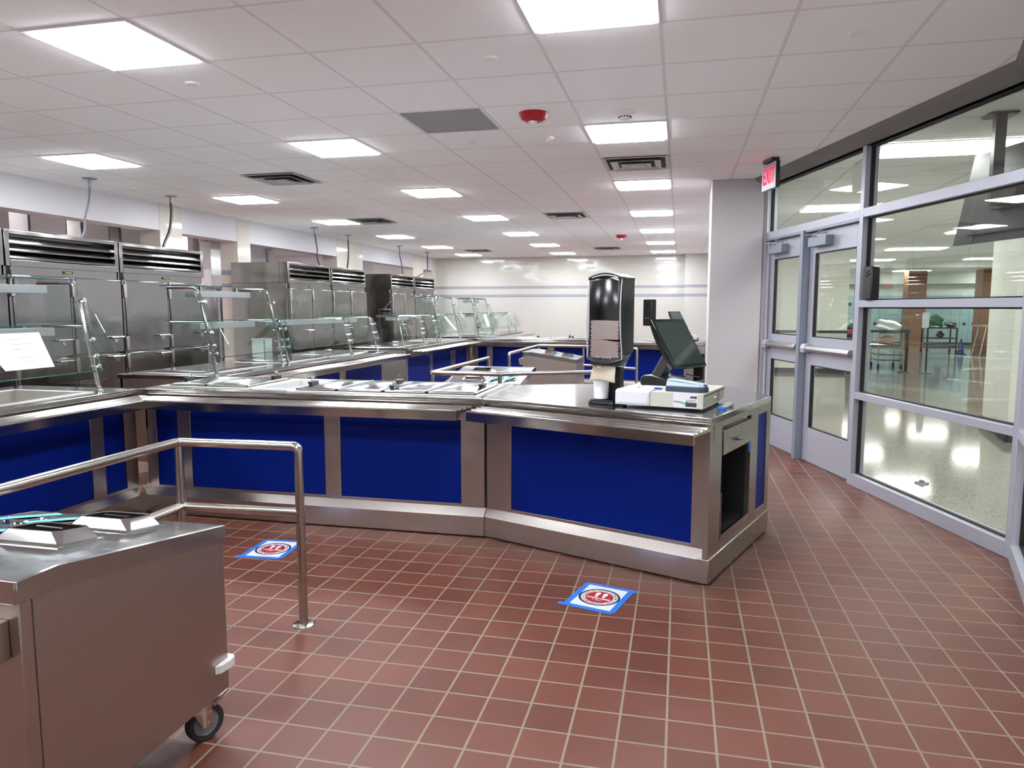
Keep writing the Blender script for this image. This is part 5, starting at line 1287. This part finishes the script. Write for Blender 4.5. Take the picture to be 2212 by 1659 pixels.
t = stanchion(4.96, 17.7, 'black belt post in the hall right of the silver trolley')
MB().box(-.045, .045, -.045, .045, .88, .97).build('belt_head', BLACKP, t)
tag(MB().box(-1.10, 0, -.004, .004, -.03, .03).build('barrier_belt', BLACKP, loc=(4.91, 17.7, .92)), 'black belt stretched in front of the silver trolley', 'barrier belt')
t = stanchion(3.62, 17.0, 'black belt post seen through the right glass door')
MB().box(-.045, .045, -.045, .045, .88, .97).build('belt_head', RED, t)
tag(MB().box(-2.0, 0, -.004, .004, -.03, .03).build('barrier_belt', BLACKP, loc=(3.57, 17.0, .92)), 'black belt seen through both glass doors', 'barrier belt')
t = thing('sign_stand', 'thin black sign stand with a white card in the hall', 'sign stand', (5.34, 17.6, 0))
MB().lathe([(0, .03), (.05, .028), (.17, .012), (.18, 0)]).build('base', BLACKP, t); MB().cyl((0, 0, .02), (0, 0, 1.02), .014).build('pole', BLACKP, t)
MB().box(-.13, .01, -.01, .01, 1.0, 1.34).build('sign_card', WHITE, t, bevel=.004)
t = thing('wire_trolley', 'silver two shelf trolley with a white bag on top in the hall', 'trolley', (4.88, 19.0, 0))
b = MB()
for z_ in (.19, .32, .56, .84): b.box(-.27, .27, -.35, .35, z_, z_ + .03)
b.build('shelf', S_TOP, t)
for sx in (-1, 1):
    for sy in (-1, 1):
        MB().cyl((sx * .26, sy * .34, .12), (sx * .26, sy * .34, .86), .014).build('leg', S_TUBE, t)
        MB().cyl((sx * .25 - .015, sy * .33, .06), (sx * .25 + .015, sy * .33, .06), .06).build('wheel', RUBBER, t)
def blob(name, loc, r, mat, lab, cat, seed, sq=(1, 1, 1)):
    rnd = random.Random(seed); b = MB(); bmesh.ops.create_icosphere(b.bm, subdivisions=4, radius=1.0)
    ph = [rnd.uniform(0, 6) for _ in range(6)]
    for v in b.bm.verts:
        q = v.co.copy(); d = 1 + .16 * math.sin(4 * q.x + ph[0]) * math.sin(5 * q.y + ph[1]) + .12 * math.sin(7 * q.z + ph[2] + 3 * q.x)
        v.co = Vector((q.x * r[0] * d, q.y * r[1] * d, max(q.z * d, -0.75) * r[2] + .75 * r[2]))
    return tag(b.build(name, mat, loc=loc), lab, cat)
blob('plastic_bag', (4.88, 19.0, .872), (.24, .25, .17), WHITE, 'white knotted plastic bag on top of the silver trolley', 'bag', 1)
blob('cloth_bundle', (4.85, 18.95, .592), (.20, .24, .10), plain('pinkish cloth', srgb(190, 150, 135), 0.8), 'pinkish bundle on the middle shelf of the silver trolley', 'bundle', 2)
t = thing('tv_trolley', 'black three shelf trolley with dark bags in front of the lockers', 'trolley', (8.12, 25.7, 0))
b = MB()
for z_ in (.18, .46, .78): b.box(-.42, .42, -.3, .3, z_, z_ + .03)
b.build('shelf', BLACKP, t)
for sx in (-1, 1):
    for sy in (-1, 1):
        MB().box(sx * .42 - .02, sx * .42 + .02, sy * .28 - .02, sy * .28 + .02, .12, .81).build('leg', BLACKP, t)
        MB().cyl((sx * .42 - .015, sy * .28, .06), (sx * .42 + .015, sy * .28, .06), .06).build('wheel', RUBBER, t)
blob('green_bag', (8.00, 25.7, .812), (.22, .22, .22), plain('green cloth', srgb(20, 90, 55), 0.8), 'green bag on top of the black trolley', 'bag', 3)
blob('black_bag', (8.44, 25.7, .812), (.13, .2, .11), BLACKP, 'black bag beside the green one on the black trolley', 'bag', 4)
blob('dark_case', (8.15, 25.7, .492), (.10, .14, .12), BLACKP, 'black case on the middle shelf of the black trolley', 'bag', 5)
t = thing('traffic_cone', 'small blue cone standing by the brown column in the hall', 'cone', (8.43, 24.7, 0))
MB().box(-.13, .13, -.13, .13, 0, .02).build('base', plain('cone navy', srgb(30, 45, 110), 0.5), t); MB().lathe([(.10, .02), (.02, .49), (0, .50)]).build('cone_body', plain('cone navy', srgb(30, 45, 110), 0.5), t)
t = thing('folding_table', 'bare folding table on grey legs beside the brown column in the hall', 'table', (9.3, 23.9, 0))
MB().box(-.75, .75, -.35, .35, .90, .93).build('table_top', plain('table grey', srgb(150, 155, 145), 0.5), t)
for sx in (-1, 1):
    for sy in (-1, 1): MB().tube([(sx * .6, sy * .28, .9), (sx * .74, sy * .3, 0)], .016, 8).build('leg', S_TUBE, t)
for x, y, w_, lab in ((8.45, 29.3, .62, 'brown brick column in the hall before the lockers, left one'), (9.25, 24.75, .62, 'brown brick column in the hall beside the white pier, right one')):
    b = MB(); b.box(x - w_ / 2, x + w_ / 2, y, y + .6, 0, 2.62 if y < 26 else 2.79); o_ = b.build('column_2' if y < 26 else 'column_3', BROWN); o_['kind'] = 'structure'
# row of lockers, each door its own part
lk = thing('locker_bank', 'long bank of teal lockers along the far hall wall', 'lockers', (6.0, 30.5, 0))
MB().box(-2.2, 6.5, 0.02, .5, 0.12, 1.90).build('carcass', LOCKER, lk); MB().box(-2.2, 6.5, 0.06, .5, 0, .12).build('plinth', RUBBER, lk)
for k in range(28):
    for z0_, z1_ in ((.13, .995), (1.005, 1.89)):
        d = MB().box(-2.2 + .31 * k + .005, -2.2 + .31 * (k + 1) - .005, 0, .02, z0_, z1_).build('locker_door', LOCKER, lk)
        MB().box(-2.2 + .31 * k + .10, -2.2 + .31 * k + .21, -.004, 0, (z1_ - .22) if z0_ < .5 else (z1_ - .38), (z1_ - .12) if z0_ < .5 else (z1_ - .26)).build('latch_plate', DECALNAVY, d)
t = thing('exit_sign', 'tiny red exit sign on the far hall wall', 'exit sign', (7.9, 31.0, 2.35))
MB().box(-.16, .16, 0, .05, 0, .26).build('housing', emit('far exit red', (1, .12, .08), .8), t)
t = thing('bench_bin', 'dark bin seen through the right glass door before the lockers', 'bin', (5.1, 24.5, 0))
MB().lathe([(.22, 0), (.27, .8), (.28, .82), (.25, .84), (0, .84)]).build('bin_body', BLACKP, t)
MB().lathe([(.24, 0), (.2, .12), (0, .14)], (0, 0, .84)).build('bin_bag', plain('green cloth', srgb(20, 90, 55), 0.8), t)
